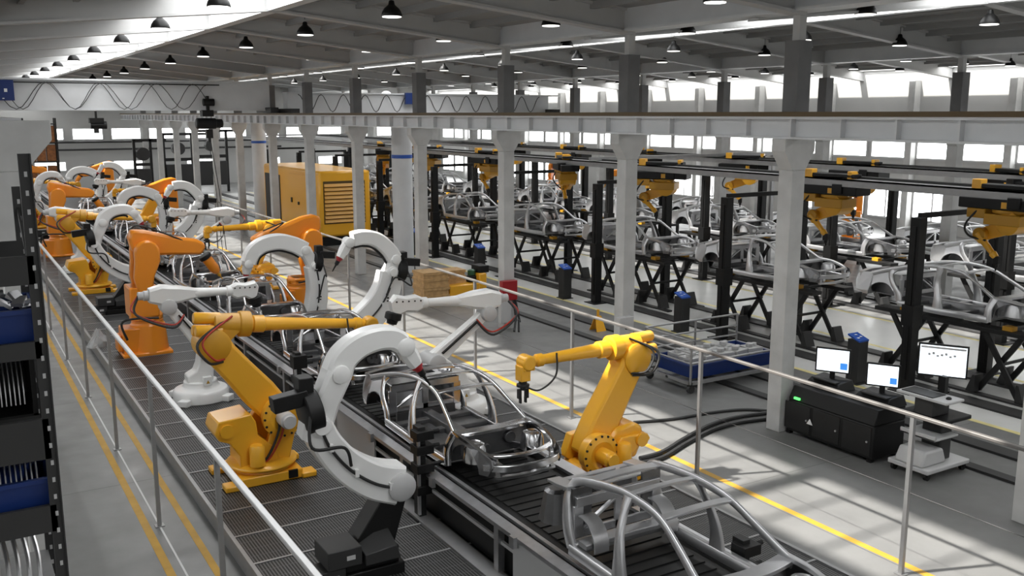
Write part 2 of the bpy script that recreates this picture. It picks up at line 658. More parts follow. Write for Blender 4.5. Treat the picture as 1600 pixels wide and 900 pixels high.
# unseen panes added behind the photographer as fill light, then left wall windows
for i in range(9):
    xa = -6 + i * 5.8
    fr, pn = MB(), MB()
    fr.box2((xa - 0.1, Y0, 3.3), (xa + 4.7, Y0 + 0.06, 3.4)).box2((xa - 0.1, Y0, 8.0), (xa + 4.7, Y0 + 0.06, 8.1))
    pn.box2((xa, Y0 + 0.005, 3.4), (xa + 4.6, Y0 + 0.02, 8.0))
    window(fr, pn, 'added glowing fill pane in the near end wall, %s from the left' % ORD[i], NEARFILL)
for i in range(12):
    ya = -8 + i * 7.5
    fr, pn = MB(), MB()
    fr.box2((XL, ya - 0.1, 3.9), (XL + 0.06, ya + 5.7, 4.0)).box2((XL, ya - 0.1, 7.6), (XL + 0.06, ya + 5.7, 7.7))
    pn.box2((XL + 0.005, ya, 4.0), (XL + 0.02, ya + 5.6, 7.6))
    window(fr, pn, 'tall window in the left wall, %s from the near end' % ORD[i], WIN2)

# ---------------------------------------------------------------- crane runway beams
def runway(x, ya, yb, label, rail_label):
    mb = MB()
    mb.box2((x - 0.17, ya, 6.40), (x + 0.17, yb, 6.45)).box2((x - 0.17, ya, 6.02), (x + 0.17, yb, 6.06)).box2((x - 0.03, ya, 6.06), (x + 0.03, yb, 6.40))
    o = tag(mb.build('crane_runway_beam', BEAMW, smooth=False), label, 'beam')
    st = MB()
    y = ya + 0.4
    while y < yb:
        st.box2((x - 0.16, y - 0.02, 6.06), (x + 0.16, y + 0.02, 6.40))
        y += 1.19
    st.build('web_stiffener', BEAMW, o, smooth=False)
    MB().box2((x - 0.20, ya, 6.45), (x - 0.10, yb, 6.54)).build('crane_rail', BROWN, o, smooth=False)


runway(14.38, 2.0, 90.0, 'long white steel crane runway beam on the first column row', '')
runway(30.1, 6.0, 90.0, 'long white steel crane runway beam on the second column row', '')
runway(0.80, 13.62, 90.0, 'white steel crane runway beam on the left column row', '')


# travelling crane bridges
def sine(x0, x1, y, ztop, zlow, nloop, ph=0.0):
    pts = []
    m = nloop * 10
    for i in range(m + 1):
        t = i / m
        pts.append((x0 + (x1 - x0) * t, y, zlow + (ztop - zlow) * (0.5 + 0.5 * math.cos(2 * PI * (t * nloop + ph)))))
    return pts


cr = thing('bridge_crane', (7.6, 46.8, 6.45), 'white box girder overhead crane spanning the robot line at the far end', 'crane')
g = MB().box2((-6.4, -0.3, 0.25), (6.65, 0.3, 1.5)).box2((-6.4, -0.42, 1.5), (6.65, 0.42, 1.58)).box2((-6.4, -0.36, 0.2), (6.65, 0.36, 0.25))
g.build('girder', BEAMW, cr, smooth=False)
MB().box2((6.4, -1.2, 0.10), (6.8, 1.2, 0.36)).build('end_carriage', CHAR, cr, bevel=0.02)
MB().box2((-6.9, -1.2, 0.10), (-6.6, 1.2, 0.36)).build('end_carriage', CHAR, cr, bevel=0.02)
MB().tube(sine(-5.6, 3.7, -0.45, 1.42, 0.25, 4), 0.016, 6).build('festoon_cable', RUBBER, cr)
MB().tube(sine(-4.6, 3.6, -0.48, 1.42, 0.25, 4, 0.3), 0.016, 6).build('festoon_cable', RUBBER, cr)
MB().box2((-6.2, -0.50, 1.36), (4.2, -0.46, 1.42)).build('festoon_track', CHAR, cr)
# blue nameplate panel
p = at_y(20, 125, 46.3)
q = at_y(0, 157, 46.3)
bp = MB().box2((p.x - 1.5 - 7.6, -0.62, q.z - 6.45), (p.x - 7.6, -0.52, p.z - 6.45)).build('control_panel', BLUE, cr, bevel=0.01)
mk = MB()
cx, cz = (at_y(8, 141, 46.3).x - 7.6), (at_y(8, 141, 46.3).z - 6.45)
mk.box2((cx - 0.05, -0.64, cz - 0.07), (cx + 0.07, -0.62, cz + 0.07)).box2((cx - 0.14, -0.64, cz - 0.36), (cx - 0.06, -0.62, cz - 0.32))
mk.build('emblem', WHITE, bp)

cr2 = thing('bridge_crane', (22.4, 45.5, 6.45), 'white overhead crane girder with looped cables spanning the lift bay', 'crane')
MB().box2((-7.7, -0.3, 0.1), (7.3, 0.3, 1.02)).box2((-7.7, -0.42, 1.02), (7.9, 0.42, 1.08)).build('girder', BEAMW, cr2, smooth=False)
MB().tube(sine(-7.2, 6.6, -0.45, 0.98, 0.15, 12), 0.02, 6).build('festoon_cable', RUBBER, cr2)
MB().box2((7.1, -1.2, 0.0), (7.5, 1.2, 0.3)).build('end_carriage', CHAR, cr2)
MB().box2((-7.8, -1.2, 0.0), (-7.4, 1.2, 0.3)).build('end_carriage', CHAR, cr2)
p = at_y(632, 145, 45.0)
q = at_y(648, 163, 45.0)
MB().box2((p.x - 22.4, -0.65, q.z - 6.45), (q.x - 22.4, -0.5, p.z - 6.45)).build('control_panel', BLUE, cr2)
# hoist of crane 1
hp = at_y(322, 178, 46.8)
ho = thing('cable_hoist', (hp.x, 46.4, 5.6), 'black electric cable hoist hanging under the white crane girder', 'hoist')
z = lambda v: at_y(322, v, 46.4).z - 5.6
xx = lambda u: at_y(u, 190, 46.4).x - hp.x
MB().box2((-0.32, -0.25, z(182)), (0.2, 0.25, z(172))).cyl((-0.25, -0.2, z(160)), (0.25, -0.2, z(160)), 0.17).box2((-0.06, -0.1, z(176)), (0.06, 0.1, z(150))).build('trolley', BLACK, ho)
MB().rings((xx(306), 0, z(193)), (1, 0, 0), [(0, 0.20), (0.05, 0.26), (0.9, 0.26), (0.92, 0.21), (1.2, 0.21), (1.25, 0.15)], 20).build('drum', BLACK, ho)
MB().box2((-0.15, -0.12, z(216)), (0.15, 0.12, z(202))).cyl((0, 0, z(216)), (0, 0, z(222)), 0.07).build('hook_block', DARK, ho)
MB().tube([(0.05, 0, z(220)), (0.3, -0.1, z(300)), (0.5, -0.2, z(420))], 0.018, 6).tube([(-0.05, 0, z(220)), (0.15, -0.1, z(300)), (0.3, -0.2, z(415))], 0.014, 6).build('pendant_cable', RUBBER, ho)
MB().box2((0.42, -0.28, z(436)), (0.58, -0.12, z(418))).build('pendant_control', BLACK, ho)
hp = at_y(148, 185, 46.8)
h2 = thing('cable_hoist', (hp.x, 46.4, 6.0), 'small black cable hoist at the left under the white crane girder', 'hoist')
MB().box2((-0.3, -0.2, 0.1), (0.3, 0.2, 0.32)).cyl((-0.25, 0, 0.0), (0.42, 0, 0.0), 0.17).build('drum', BLACK, h2)
MB().box2((-0.12, -0.1, -0.35), (0.08, 0.1, -0.1)).cyl((0.0, 0, 0.3), (0.0, 0, 0.62), 0.05).build('hook_block', DARK, h2)

# ---------------------------------------------------------------- pendant lamps on a regular grid
ROWSX = [5.25, 9.1, 13.4, 17.85, 22.4, 26.8, 30.85, 35.0, 38.9, 42.4]
LY = [14.45 + 5.85 * i for i in range(10)]
ROWN = ['under the left skylight ridge', 'right of the left skylight ridge', 'just left of the first column row', 'just right of the first column row', 'left of the lift bay ridge', 'right of the lift bay ridge',
        'along the second column row', 'left of the far right ridge', 'under the far right ridge', 'nearest the right wall']
proto = None
LZ = 8.78
for ri, x in enumerate(ROWSX):
    for li, y in enumerate(LY):
        lab = '%s black dome lamp of the lamp row %s' % (ORD[li], ROWN[ri])
        ztop = LZ
        if proto is None:
            proto = thing('pendant_lamp', (x, y, LZ), lab, 'lamp', 'black dome pendant lamps')
            sh = MB().rings((0, 0, -0.12), (0, 0, 1), [(0.0, 0.235), (0.02, 0.24), (0.10, 0.215), (0.18, 0.165), (0.235, 0.10), (0.26, 0.075), (0.34, 0.06), (0.36, 0.02)], 24)
            sh.build('lamp_shade', BLACK, proto)
            MB().cyl((0, 0, -0.135), (0, 0, -0.115), 0.215, n=24).build('diffuser', LAMPW, proto)
            MB().cyl((0, 0, 0.22), (0, 0, 0.55), 0.009, n=6).build('cord', RUBBER, proto).scale = (1, 1, 1.55)
        else:
            o = dup(proto, (x, y, LZ), lab)
            bx = [b2 for b2 in BAYS if b2[0] <= x < b2[1]][0]
            for ch in children_of(o):
                if ch.name.startswith('cord'):
                    ch.scale = (1, 1, (zr(x, bx[0], bx[1]) - LZ + 0.02) / 0.55)
# ================================================================ floor markings
def strip(x0, x1, y0, y1, m, label, z=0.004):
    o = MB().box2((x0, y0, 0.0), (x1, y1, z)).build('floor_marking', m, smooth=False)
    return tag(o, label, 'floor marking', kind='structure')


SHEEN = mat('painted_sheen_floor', (0.68, 0.68, 0.66), 0.25, noise=0.06, nscale=0.6)  # window reflection on the lanes, painted in as a paler base colour
strip(2.27, 2.39, Y0 + 1, 80, LINE, 'yellow line on the floor of the left aisle beside the parts rack')
strip(2.86, 2.97, Y0 + 1, 80, LINE, 'yellow line on the floor between the left railing and the platform')
strip(2.505, 2.535, Y0 + 1, 80, LINEW, 'thin pale line on the floor under the left railing')
strip(11.54, 11.67, Y0 + 1, 80, LINE, 'yellow line on the floor right of the robot platform')
strip(18.70, 22.35, 4, 80, SHEEN, 'floor lane pale with painted window sheen under the front row of scissor lifts', 0.003)
strip(22.50, 25.45, 4, 80, SHEEN, 'floor lane pale with painted window sheen between the two lift rows', 0.003)
strip(18.55, 18.70, 4, 80, LINEP, 'pale yellow floor line in front of the scissor lifts')
strip(22.35, 22.50, 4, 80, LINEP, 'pale yellow floor line behind the first row of scissor lifts')
strip(25.45, 25.60, 4, 80, LINEP, 'pale yellow floor line in front of the second row of lifts')
# floor rails / cable trenches of the lift bay
for (xa, xb, m, lab) in ((17.05, 17.45, CHAR, 'dark cable trench cover along the kiosks'), (17.75, 17.85, CHAR, 'thin dark floor rail beside the cable trench'), (19.55, 20.05, CHAR, 'dark floor rail along the first lift row'), (21.5, 21.9, CHAR, 'dark floor rail behind the first lift row'),
                         (26.3, 26.7, CHAR, 'dark floor rail along the second lift row'), (28.3, 28.8, CHAR, 'dark floor rail behind the second lift row'), (15.9, 16.15, CHAR, 'dark pipe cover along the column aisle')):
    tag(MB().box2((xa, 5, 0.0), (xb, 80, 0.05)).build('floor_rail', m, smooth=False), lab, 'rail')

# ================================================================ platform with grating deck
def grating_material():
    m = bpy.data.materials.new('steel_grating')
    m.use_nodes = True
    nt = m.node_tree
    b = nt.nodes['Principled BSDF']
    b.inputs['Metallic'].default_value = 0.5
    b.inputs['Roughness'].default_value = 0.5
    tc = nt.nodes.new('ShaderNodeTexCoord')
    sp = nt.nodes.new('ShaderNodeSeparateXYZ')
    nt.links.new(tc.outputs['Object'], sp.inputs[0])

    def bars(axis, pitch, duty):
        mul = nt.nodes.new('ShaderNodeMath')
        mul.operation = 'MULTIPLY'
        mul.inputs[1].default_value = 1 / pitch
        nt.links.new(sp.outputs[axis], mul.inputs[0])
        fr = nt.nodes.new('ShaderNodeMath')
        fr.operation = 'FRACT'
        nt.links.new(mul.outputs[0], fr.inputs[0])
        lt = nt.nodes.new('ShaderNodeMath')
        lt.operation = 'LESS_THAN'
        lt.inputs[1].default_value = duty
        nt.links.new(fr.outputs[0], lt.inputs[0])
        return lt
    a = bars('X', 0.045, 0.45)
    c = bars('Y', 0.25, 0.03)
    mx = nt.nodes.new('ShaderNodeMath')
    mx.operation = 'MAXIMUM'
    nt.links.new(a.outputs[0], mx.inputs[0])
    nt.links.new(c.outputs[0], mx.inputs[1])
    cr = nt.nodes.new('ShaderNodeMix')
    cr.data_type = 'RGBA'
    cr.inputs['A'].default_value = (0.010, 0.010, 0.010, 1)
    cr.inputs['B'].default_value = (0.13, 0.13, 0.13, 1)
    nt.links.new(mx.outputs[0], cr.inputs['Factor'])
    nt.links.new(cr.outputs['Result'], b.inputs['Base Color'])
    bp = nt.nodes.new('ShaderNodeBump')
    bp.inputs['Strength'].default_value = 0.6
    bp.inputs['Distance'].default_value = 0.02
    nt.links.new(mx.outputs[0], bp.inputs['Height'])
    nt.links.new(bp.outputs['Normal'], b.inputs['Normal'])
    return m


GRATE = grating_material()
ZP = 0.25
PX0, PX1, PY0, PY1 = 3.24, 10.25, 2.0, 78.0
pl = thing('robot_platform', ((PX0 + PX1) / 2, 40, 0), 'long low platform of dark steel grating under the robot line', 'platform')
ox, oy = (PX0 + PX1) / 2, 40
MB().box2((PX0 + 0.06 - ox, PY0 - oy, ZP - 0.05), (PX1 - 0.06 - ox, PY1 - oy, ZP)).build('grating_deck', GRATE, pl, smooth=False)
for x in (PX0, PX1 - 0.06):
    MB().box2((x - ox, PY0 - oy, 0.0), (x + 0.06 - ox, PY1 - oy, ZP + 0.02)).build('edge_beam', RAILM, pl, smooth=False)
cb = MB()
y = PY0 + 0.5
while y < 45:
    cb.box2((PX0 + 0.06 - ox, y - 0.02 - oy, ZP), (PX1 - 0.06 - ox, y + 0.02 - oy, ZP + 0.012))
    y += 1.0
cb.build('cross_bar', RAILM, pl, smooth=False)

# ================================================================ railings
def railing(x, ys, h, label, mid):
    t = thing('guard_railing', (x, ys[0], 0), label, 'railing')
    y0 = ys[0]
    n = ys[-1] - y0
    r = MB().bar((0, -6 if False else 0, h), (0, n, h), 0.075, 0.05)
    r.build('handrail', RAILTOP if x < 5 else RAILD, t, bevel=0.01)
    for y in ys:
        MB().box2((-0.03, y - y0 - 0.03, 0), (0.03, y - y0 + 0.03, h - 0.02)).box2((-0.07, y - y0 - 0.07, 0), (0.07, y - y0 + 0.07, 0.015)).build('post', RAILM, t, smooth=False)
    for z in mid:
        MB().cyl((0, 0, z), (0, n, z), 0.006, n=6).build('wire', RUBBER, t)
    return t


LYS = [2.7 + 4.12 * i for i in range(15)]
LYS = [2.75, 6.85, 10.97, 15.1, 19.2, 23.3, 27.3, 31.4, 35.5, 39.6, 43.7, 47.8, 52, 56, 60]
railing(2.52, LYS, 2.5, 'long steel guard railing along the left aisle', [])
RYS = [3.6, 7.9, 12.2, 16.2, 20.5, 24.8, 29.1, 33.4, 37.7, 42, 46.3]
railing(11.3, RYS, 2.38, 'long steel guard railing right of the robot platform', [1.25])

# ================================================================ conveyor
CX0, CX1, CZ = 6.17, 8.15, 1.0
ccx = (CX0 + CX1) / 2
cv = thing('assembly_conveyor', (ccx, 40, ZP), 'long dark assembly line conveyor carrying the bare car bodies', 'conveyor')
hw = (CX1 - CX0) / 2
za = CZ - ZP
MB().box2((-hw + 0.12, -36, za - 0.12), (hw - 0.12, 36, za - 0.03)).build('belt', BLACK, cv, smooth=False)
sl = MB()
y = -35.8
while y < 0:
    sl.box2((-0.62, y, za - 0.03), (0.62, y + 0.16, za - 0.012))
    y += 0.21
sl.build('slat_bed', DARK, cv, smooth=False)
for s in (-1, 1):
    b = MB().box2((s * hw - 0.09, -36, za - 0.06), (s * hw + 0.09, 36, za)).box2((s * (hw - 0.16) - 0.03, -36, za - 0.02), (s * (hw - 0.16) + 0.03, 36, za + 0.03))
    b.build('side_rail', STEEL, cv, smooth=False)
    MB().box2((s * (hw + 0.02) - 0.02, -36, za - 0.30), (s * (hw + 0.02) + 0.02, 36, za - 0.25)).build('lower_rail', LGREY, cv, smooth=False)
    MB().box2((s * (hw - 0.08) - 0.02, -36, 0.02), (s * (hw - 0.08) + 0.02, 36, za - 0.12)).build('dark_skirt', BLACK, cv, smooth=False)
    MB().box2((s * (hw + 0.14) - 0.13, -36, 0.0), (s * (hw + 0.14) + 0.13, 36, 0.045)).build('foot_rail', RAILM, cv, smooth=False)
for k in range(18):
    y = -32.6 + k * 3.1
    for s in (-1, 1):
        MB().box2((s * (hw + 0.03) - 0.05, y - 0.06, 0.04), (s * (hw + 0.03) + 0.05, y + 0.06, za - 0.06)).build('leg', STEEL, cv, smooth=False)
# light panels on the near part of the flank
for k, (ya, yb) in enumerate(((-36, -29.9), (-25.2, -23.3), (-22.6, -21.2), (-16, -13.5))):
    MB().box2((-hw - 0.05, ya, 0.05), (-hw - 0.02, yb, za - 0.07)).build('flank_panel', LGREY, cv, smooth=False)
br = MB()
for y in (-30.0, -27.6, -25.2, -22.6, -20.0):
    br.box2((-hw - 0.14, y - 0.06, za - 0.14), (-hw - 0.08, y + 0.06, za + 0.01))
br.build('bracket', STEEL, cv, smooth=False)

# clamping towers beside the line
def clamp_tower(x, y, h, label):
    t = thing('clamp_tower', (x, y, ZP), label, 'fixture')
    MB().box2((-0.06, -0.10, 0), (0.06, 0.10, h)).box2((-0.14, -0.2, 0), (0.14, 0.2, 0.03)).build('mast', DARK, t, bevel=0.006)
    MB().box2((-0.10, -0.16, 0.1), (-0.06, -0.11, h - 0.2)).build('guide_rail', STEEL, t)
    for z in (0.5, 0.85, 1.15, h - 0.12):
        if z < h - 0.2 or z == h - 0.12:
            MB().box2((-0.13, -0.2, z - 0.07), (0.16, 0.05, z + 0.07)).cyl((0.05, -0.05, z), (0.32, -0.05, z), 0.035, n=10).build('clamp', BLACK, t, bevel=0.006)
    return t


clamp_tower(6.02, 12.75, 1.5, 'black clamping tower standing beside the second car body')
clamp_tower(6.02, 18.6, 1.4, 'black clamping tower beside the third car body')
clamp_tower(8.4, 8.2, 0.9, 'low black clamp post right of the nearest car body')
ar = thing('fixture_arm', (6.0, 7.05, 0.8), 'black cylinder clamp arm at the left flank of the nearest car body', 'fixture')
MB().box2((-0.1, -0.06, -0.55), (0.06, 0.06, 0.45)).cyl((-0.02, 0, 0.35), (0.42, -0.1, 0.40), 0.07, n=14).build('bracket', BLACK, ar, bevel=0.01)
# ================================================================ robots
class Frame:
    """local frame of a robot: base point and the direction (+1 / -1) in which it reaches along X"""

    def __init__(self, x, y, z=ZP):
        self.o = V((x, y, z))

    def px(self, u, v, dy=0.0):
        p = at_y(u, v, self.o.y + dy) - self.o
        return V((p.x, dy, p.z))

    def xz(self, u, v, dy=0.0):
        p = self.px(u, v, dy)
        return (p.x, p.z)


def ring_bolts(c, r, y0, y1, n=16, rb=0.018):
    mb = MB()
    for i in range(n):
        a = 2 * PI * i / n
        mb.cyl((c[0] + r * math.cos(a), y0, c[1] + r * math.sin(a)), (c[0] + r * math.cos(a), y1, c[1] + r * math.sin(a)), rb, n=6)
    return mb


def yellow_robot(bx, by, s, sh, el, fs, wr, label, group, tip=(0.06, -0.42), low=1.0):
    """slim-armed robot: sh, el, fs (forearm start), wr as world (x, z) in the plane y = by; s = +1 reaches to +X"""
    t = thing('yellow_robot', (bx, by, ZP), label, 'robot', group)
    L = lambda p: (p[0] - bx, p[1] - ZP)
    sh, el, fs, wr = L(sh), L(el), L(fs), L(wr)
    P = lambda p, y=0.0: V((p[0], y, p[1]))
    # base
    b = MB().box2((-0.56, -0.56, 0.0), (0.56, 0.56, 0.17))
    for sx in (-1, 1):
        for sy in (-1, 1):
            b.box2((sx * 0.66 - 0.13, sy * 0.48 - 0.14, 0.0), (sx * 0.66 + 0.13, sy * 0.48 + 0.14, 0.10))
    b.rings((0, 0, 0.15), (0, 0, 1), [(0, 0.52), (0.06, 0.50), (0.07, 0.46)], 28)
    base = b.build('base', YELLOW, t, bevel=0.02)
    MB().box2((s * 0.38 - 0.08, -0.59, 0.04), (s * 0.38 + 0.08, -0.55, 0.18)).build('socket', BLACK, base)
    # turret
    hz = sh[1]
    u = MB().rings((0, 0, 0.21), (0, 0, 1), [(0, 0.56), (0.03, 0.61), (0.07, 0.61), (0.11, 0.56), (0.14, 0.45)], 36)
    k = hz / 1.14
    u.prism([(s * x, 0.30 + (z - 0.30) * k) for x, z in ((-0.46, 0.30), (-0.46, 0.52), (-0.62, 0.78), (-0.80, 0.86), (-0.86, 1.0), (-0.80, 1.20), (-0.24, 1.26), (-0.16, 1.10), (-0.14, 0.86), (0.16, 0.56), (0.22, 0.30))], -0.36, 0.34)
    u.prism([(-s * 0.2, 0.30), (s * 0.46, 0.30), (sh[0] + s * 0.34, hz - 0.15), (sh[0] + s * 0.20, hz + 0.22), (sh[0] - s * 0.16, hz + 0.24), (-s * 0.2, hz * 0.75)], 0.20, 0.38)
    u.prism([(-s * 0.1, 0.30), (s * 0.40, 0.30), (sh[0] + s * 0.26, hz - 0.15), (sh[0] - s * 0.2, hz - 0.2)], -0.34, -0.20)
    u.build('turret', YELLOW, t, bevel=0.035)
    MB().rings((-s * 0.20, -0.46, 0.34), (0, 0, 1), [(0, 0.13), (0.32, 0.13), (0.36, 0.10)], 18).build('motor', YELLOW, t)
    MB().cyl((-s * 0.66, -0.40, 0.3 + 0.72 * k), (-s * 0.66, -0.35, 0.3 + 0.72 * k), 0.12, n=20).build('end_cap', YELLOW, t)
    hub = MB().rings(P(sh, -0.20), (0, -1, 0), [(0, 0.34), (0.10, 0.36), (0.20, 0.36), (0.22, 0.30), (0.24, 0.24), (0.20, 0.16)], 32)
    hb = hub.build('shoulder_gear', YELLOW, t)
    for i in range(16):
        a = 2 * PI * i / 16
        c = (sh[0] + 0.33 * math.cos(a), sh[1] + 0.33 * math.sin(a))
        MB().cyl((c[0], -0.425, c[1]), (c[0], -0.40, c[1]), 0.022, n=6).build('gear_bolt', DARK, hb)
    mb = MB().rings(P(sh, -0.40), (0, -1, 0), [(0, 0.14), (0.28, 0.14), (0.30, 0.11), (0.36, 0.11)], 20)
    mb.build('shoulder_motor', LGREY if s > 0 else YELLOW, t)
    # lower arm: tapered box link
    d = V((el[0] - sh[0], el[1] - sh[1]))
    ln = d.length
    d.normalize()
    nn = V((-d.y, d.x))
    pts = []
    prof = ((-0.08, 0.20), (0.06, 0.27), (0.30, 0.29), (0.62, 0.26), (0.86, 0.25))
    for tt, w in prof + ((1.0, 0.28),):
        pts.append((sh[0] + d.x * ln * tt + nn.x * w, sh[1] + d.y * ln * tt + nn.y * w))
    a0 = math.degrees(math.atan2(nn.y, nn.x))
    cap = [(el[0] + 0.28 * math.cos(math.radians(a0 - 180 * i / 8)), el[1] + 0.28 * math.sin(math.radians(a0 - 180 * i / 8))) for i in range(1, 9)]
    back = []
    for tt, w in prof[::-1]:
        back.append((sh[0] + d.x * ln * tt - nn.x * w, sh[1] + d.y * ln * tt - nn.y * w))
    MB().prism(pts + cap + back, -0.20, 0.20).build('lower_arm', YELLOW, t, bevel=0.055)
    # elbow
    e = MB().rings(P(el, -0.26), (0, 1, 0), [(0, 0.23), (0.03, 0.28), (0.49, 0.28), (0.52, 0.23)], 28)
    fd = (P(wr) - P(fs)).normalized()
    e.rings(P(fs) - fd * 0.30, fd, [(0, 0.15), (0.02, 0.18), (0.42, 0.19), (0.44, 0.22), (0.62, 0.22), (0.64, 0.16)], 22)
    e.bar(P(el), P(fs), 0.30, 0.34, up=(0, 1, 0))
    e.build('elbow_housing', YELLOWD if s > 0 else YELLOW, t, bevel=0.0)
    m3 = MB()
    for dz, dy in ((0.10, 0.0), (-0.10, -0.1), (-0.14, 0.14)):
        c = P(fs) - fd * 0.18 + V((0, dy, dz))
        m3.rings(c, -fd, [(0, 0.10), (0.40, 0.10), (0.43, 0.08)], 16)
    m3.build('elbow_motor', YELLOW, t)
    # forearm
    l2 = (P(wr) - P(fs)).length
    f = MB().rings(P(fs) + fd * 0.30, fd, [(0, 0.13), (0.06, 0.125), (0.08, 0.15), (0.26, 0.15), (0.28, 0.12), (l2 * 0.55, 0.095), (l2 - 0.62, 0.085), (l2 - 0.60, 0.11), (l2 - 0.50, 0.11), (l2 - 0.48, 0.085), (l2 - 0.32, 0.08)], 20)
    f.build('forearm', YELLOW, t)
    # wrist and tool
    w = MB().box(P(wr) + V((0, 0, -0.02)), (0.22, 0.22, 0.22))
    w.rings(P(wr, -0.13), (0, 1, 0), [(0, 0.11), (0.02, 0.13), (0.24, 0.13), (0.26, 0.11)], 20)
    w.box(P(wr) + V((s * tip[0], 0, -0.17)), (0.18, 0.20, 0.26))
    w.build('wrist', YELLOWD if s > 0 else YELLOW, t, bevel=0.02)
    q = P(wr) + V((s * tip[0], 0, -0.30))
    g = MB().rings(q, (0, 0, -1), [(0, 0.07), (0.05, 0.07), (0.06, 0.11), (0.10, 0.11), (0.11, 0.05), (0.16, 0.05)], 16)
    for sx in (-1, 1):
        g.box(q + V((sx * 0.07, 0, -0.22)), (0.05, 0.08, 0.16)).box(q + V((sx * 0.05, 0, -0.33)), (0.03, 0.06, 0.1))
    g.build('gripper', DARK, t, bevel=0.006)
    # hoses
    k = 0.30 * s
    MB().tube([P(fs, -0.1) - fd * 0.05 + V((0, 0, 0.12)), P(el, -0.38) + V((-k, 0, 0.12)), P(el, -0.42) + V((-k * 0.5, 0, -0.22)), P(el, -0.22) + V((k * 0.4, 0, -0.28))], 0.024, 8, smooth=8).build('hose', RUBBER, t)
    MB().tube([P(fs, -0.14) - fd * 0.0 + V((0, 0, 0.16)), P(el, -0.36) + V((-k * 0.7, 0, 0.14)), P(el, -0.40) + V((-k * 0.2, 0, -0.18)), P(el, -0.22) + V((k * 0.5, 0, -0.24))], 0.018, 8, smooth=8).build('red_hose', REDW if s > 0 else RUBBER, t)
    MB().tube([P(wr, -0.1) - fd * 0.5 + V((0, -0.05, 0.12)), P(wr, -0.2) - fd * 0.45 + V((0, 0, -0.25)), P(wr, -0.15) + V((s * tip[0] - s * 0.22, 0, -0.46)), q + V((0, -0.03, -0.08))], 0.016, 8, smooth=8).build('hose', RUBBER, t)
    MB().tube([P(sh, -0.30) + V((-s * 0.2, 0, 0.1)), P(sh, -0.46) + V((-s * 0.1, 0, -0.15)), V((-s * 0.05, -0.46, 0.42)), V((-s * 0.22, -0.40, 0.52))], 0.022, 8, smooth=8).build('hose', RUBBER, t)
    MB().tube([P(sh, -0.30) + V((-s * 0.16, 0, 0.12)), P(sh, -0.44) + V((-s * 0.03, 0, -0.2)), V((0.0, -0.44, 0.40)), V((-s * 0.18, -0.42, 0.46))], 0.018, 8, smooth=8).build('red_hose', REDW, t)
    return t


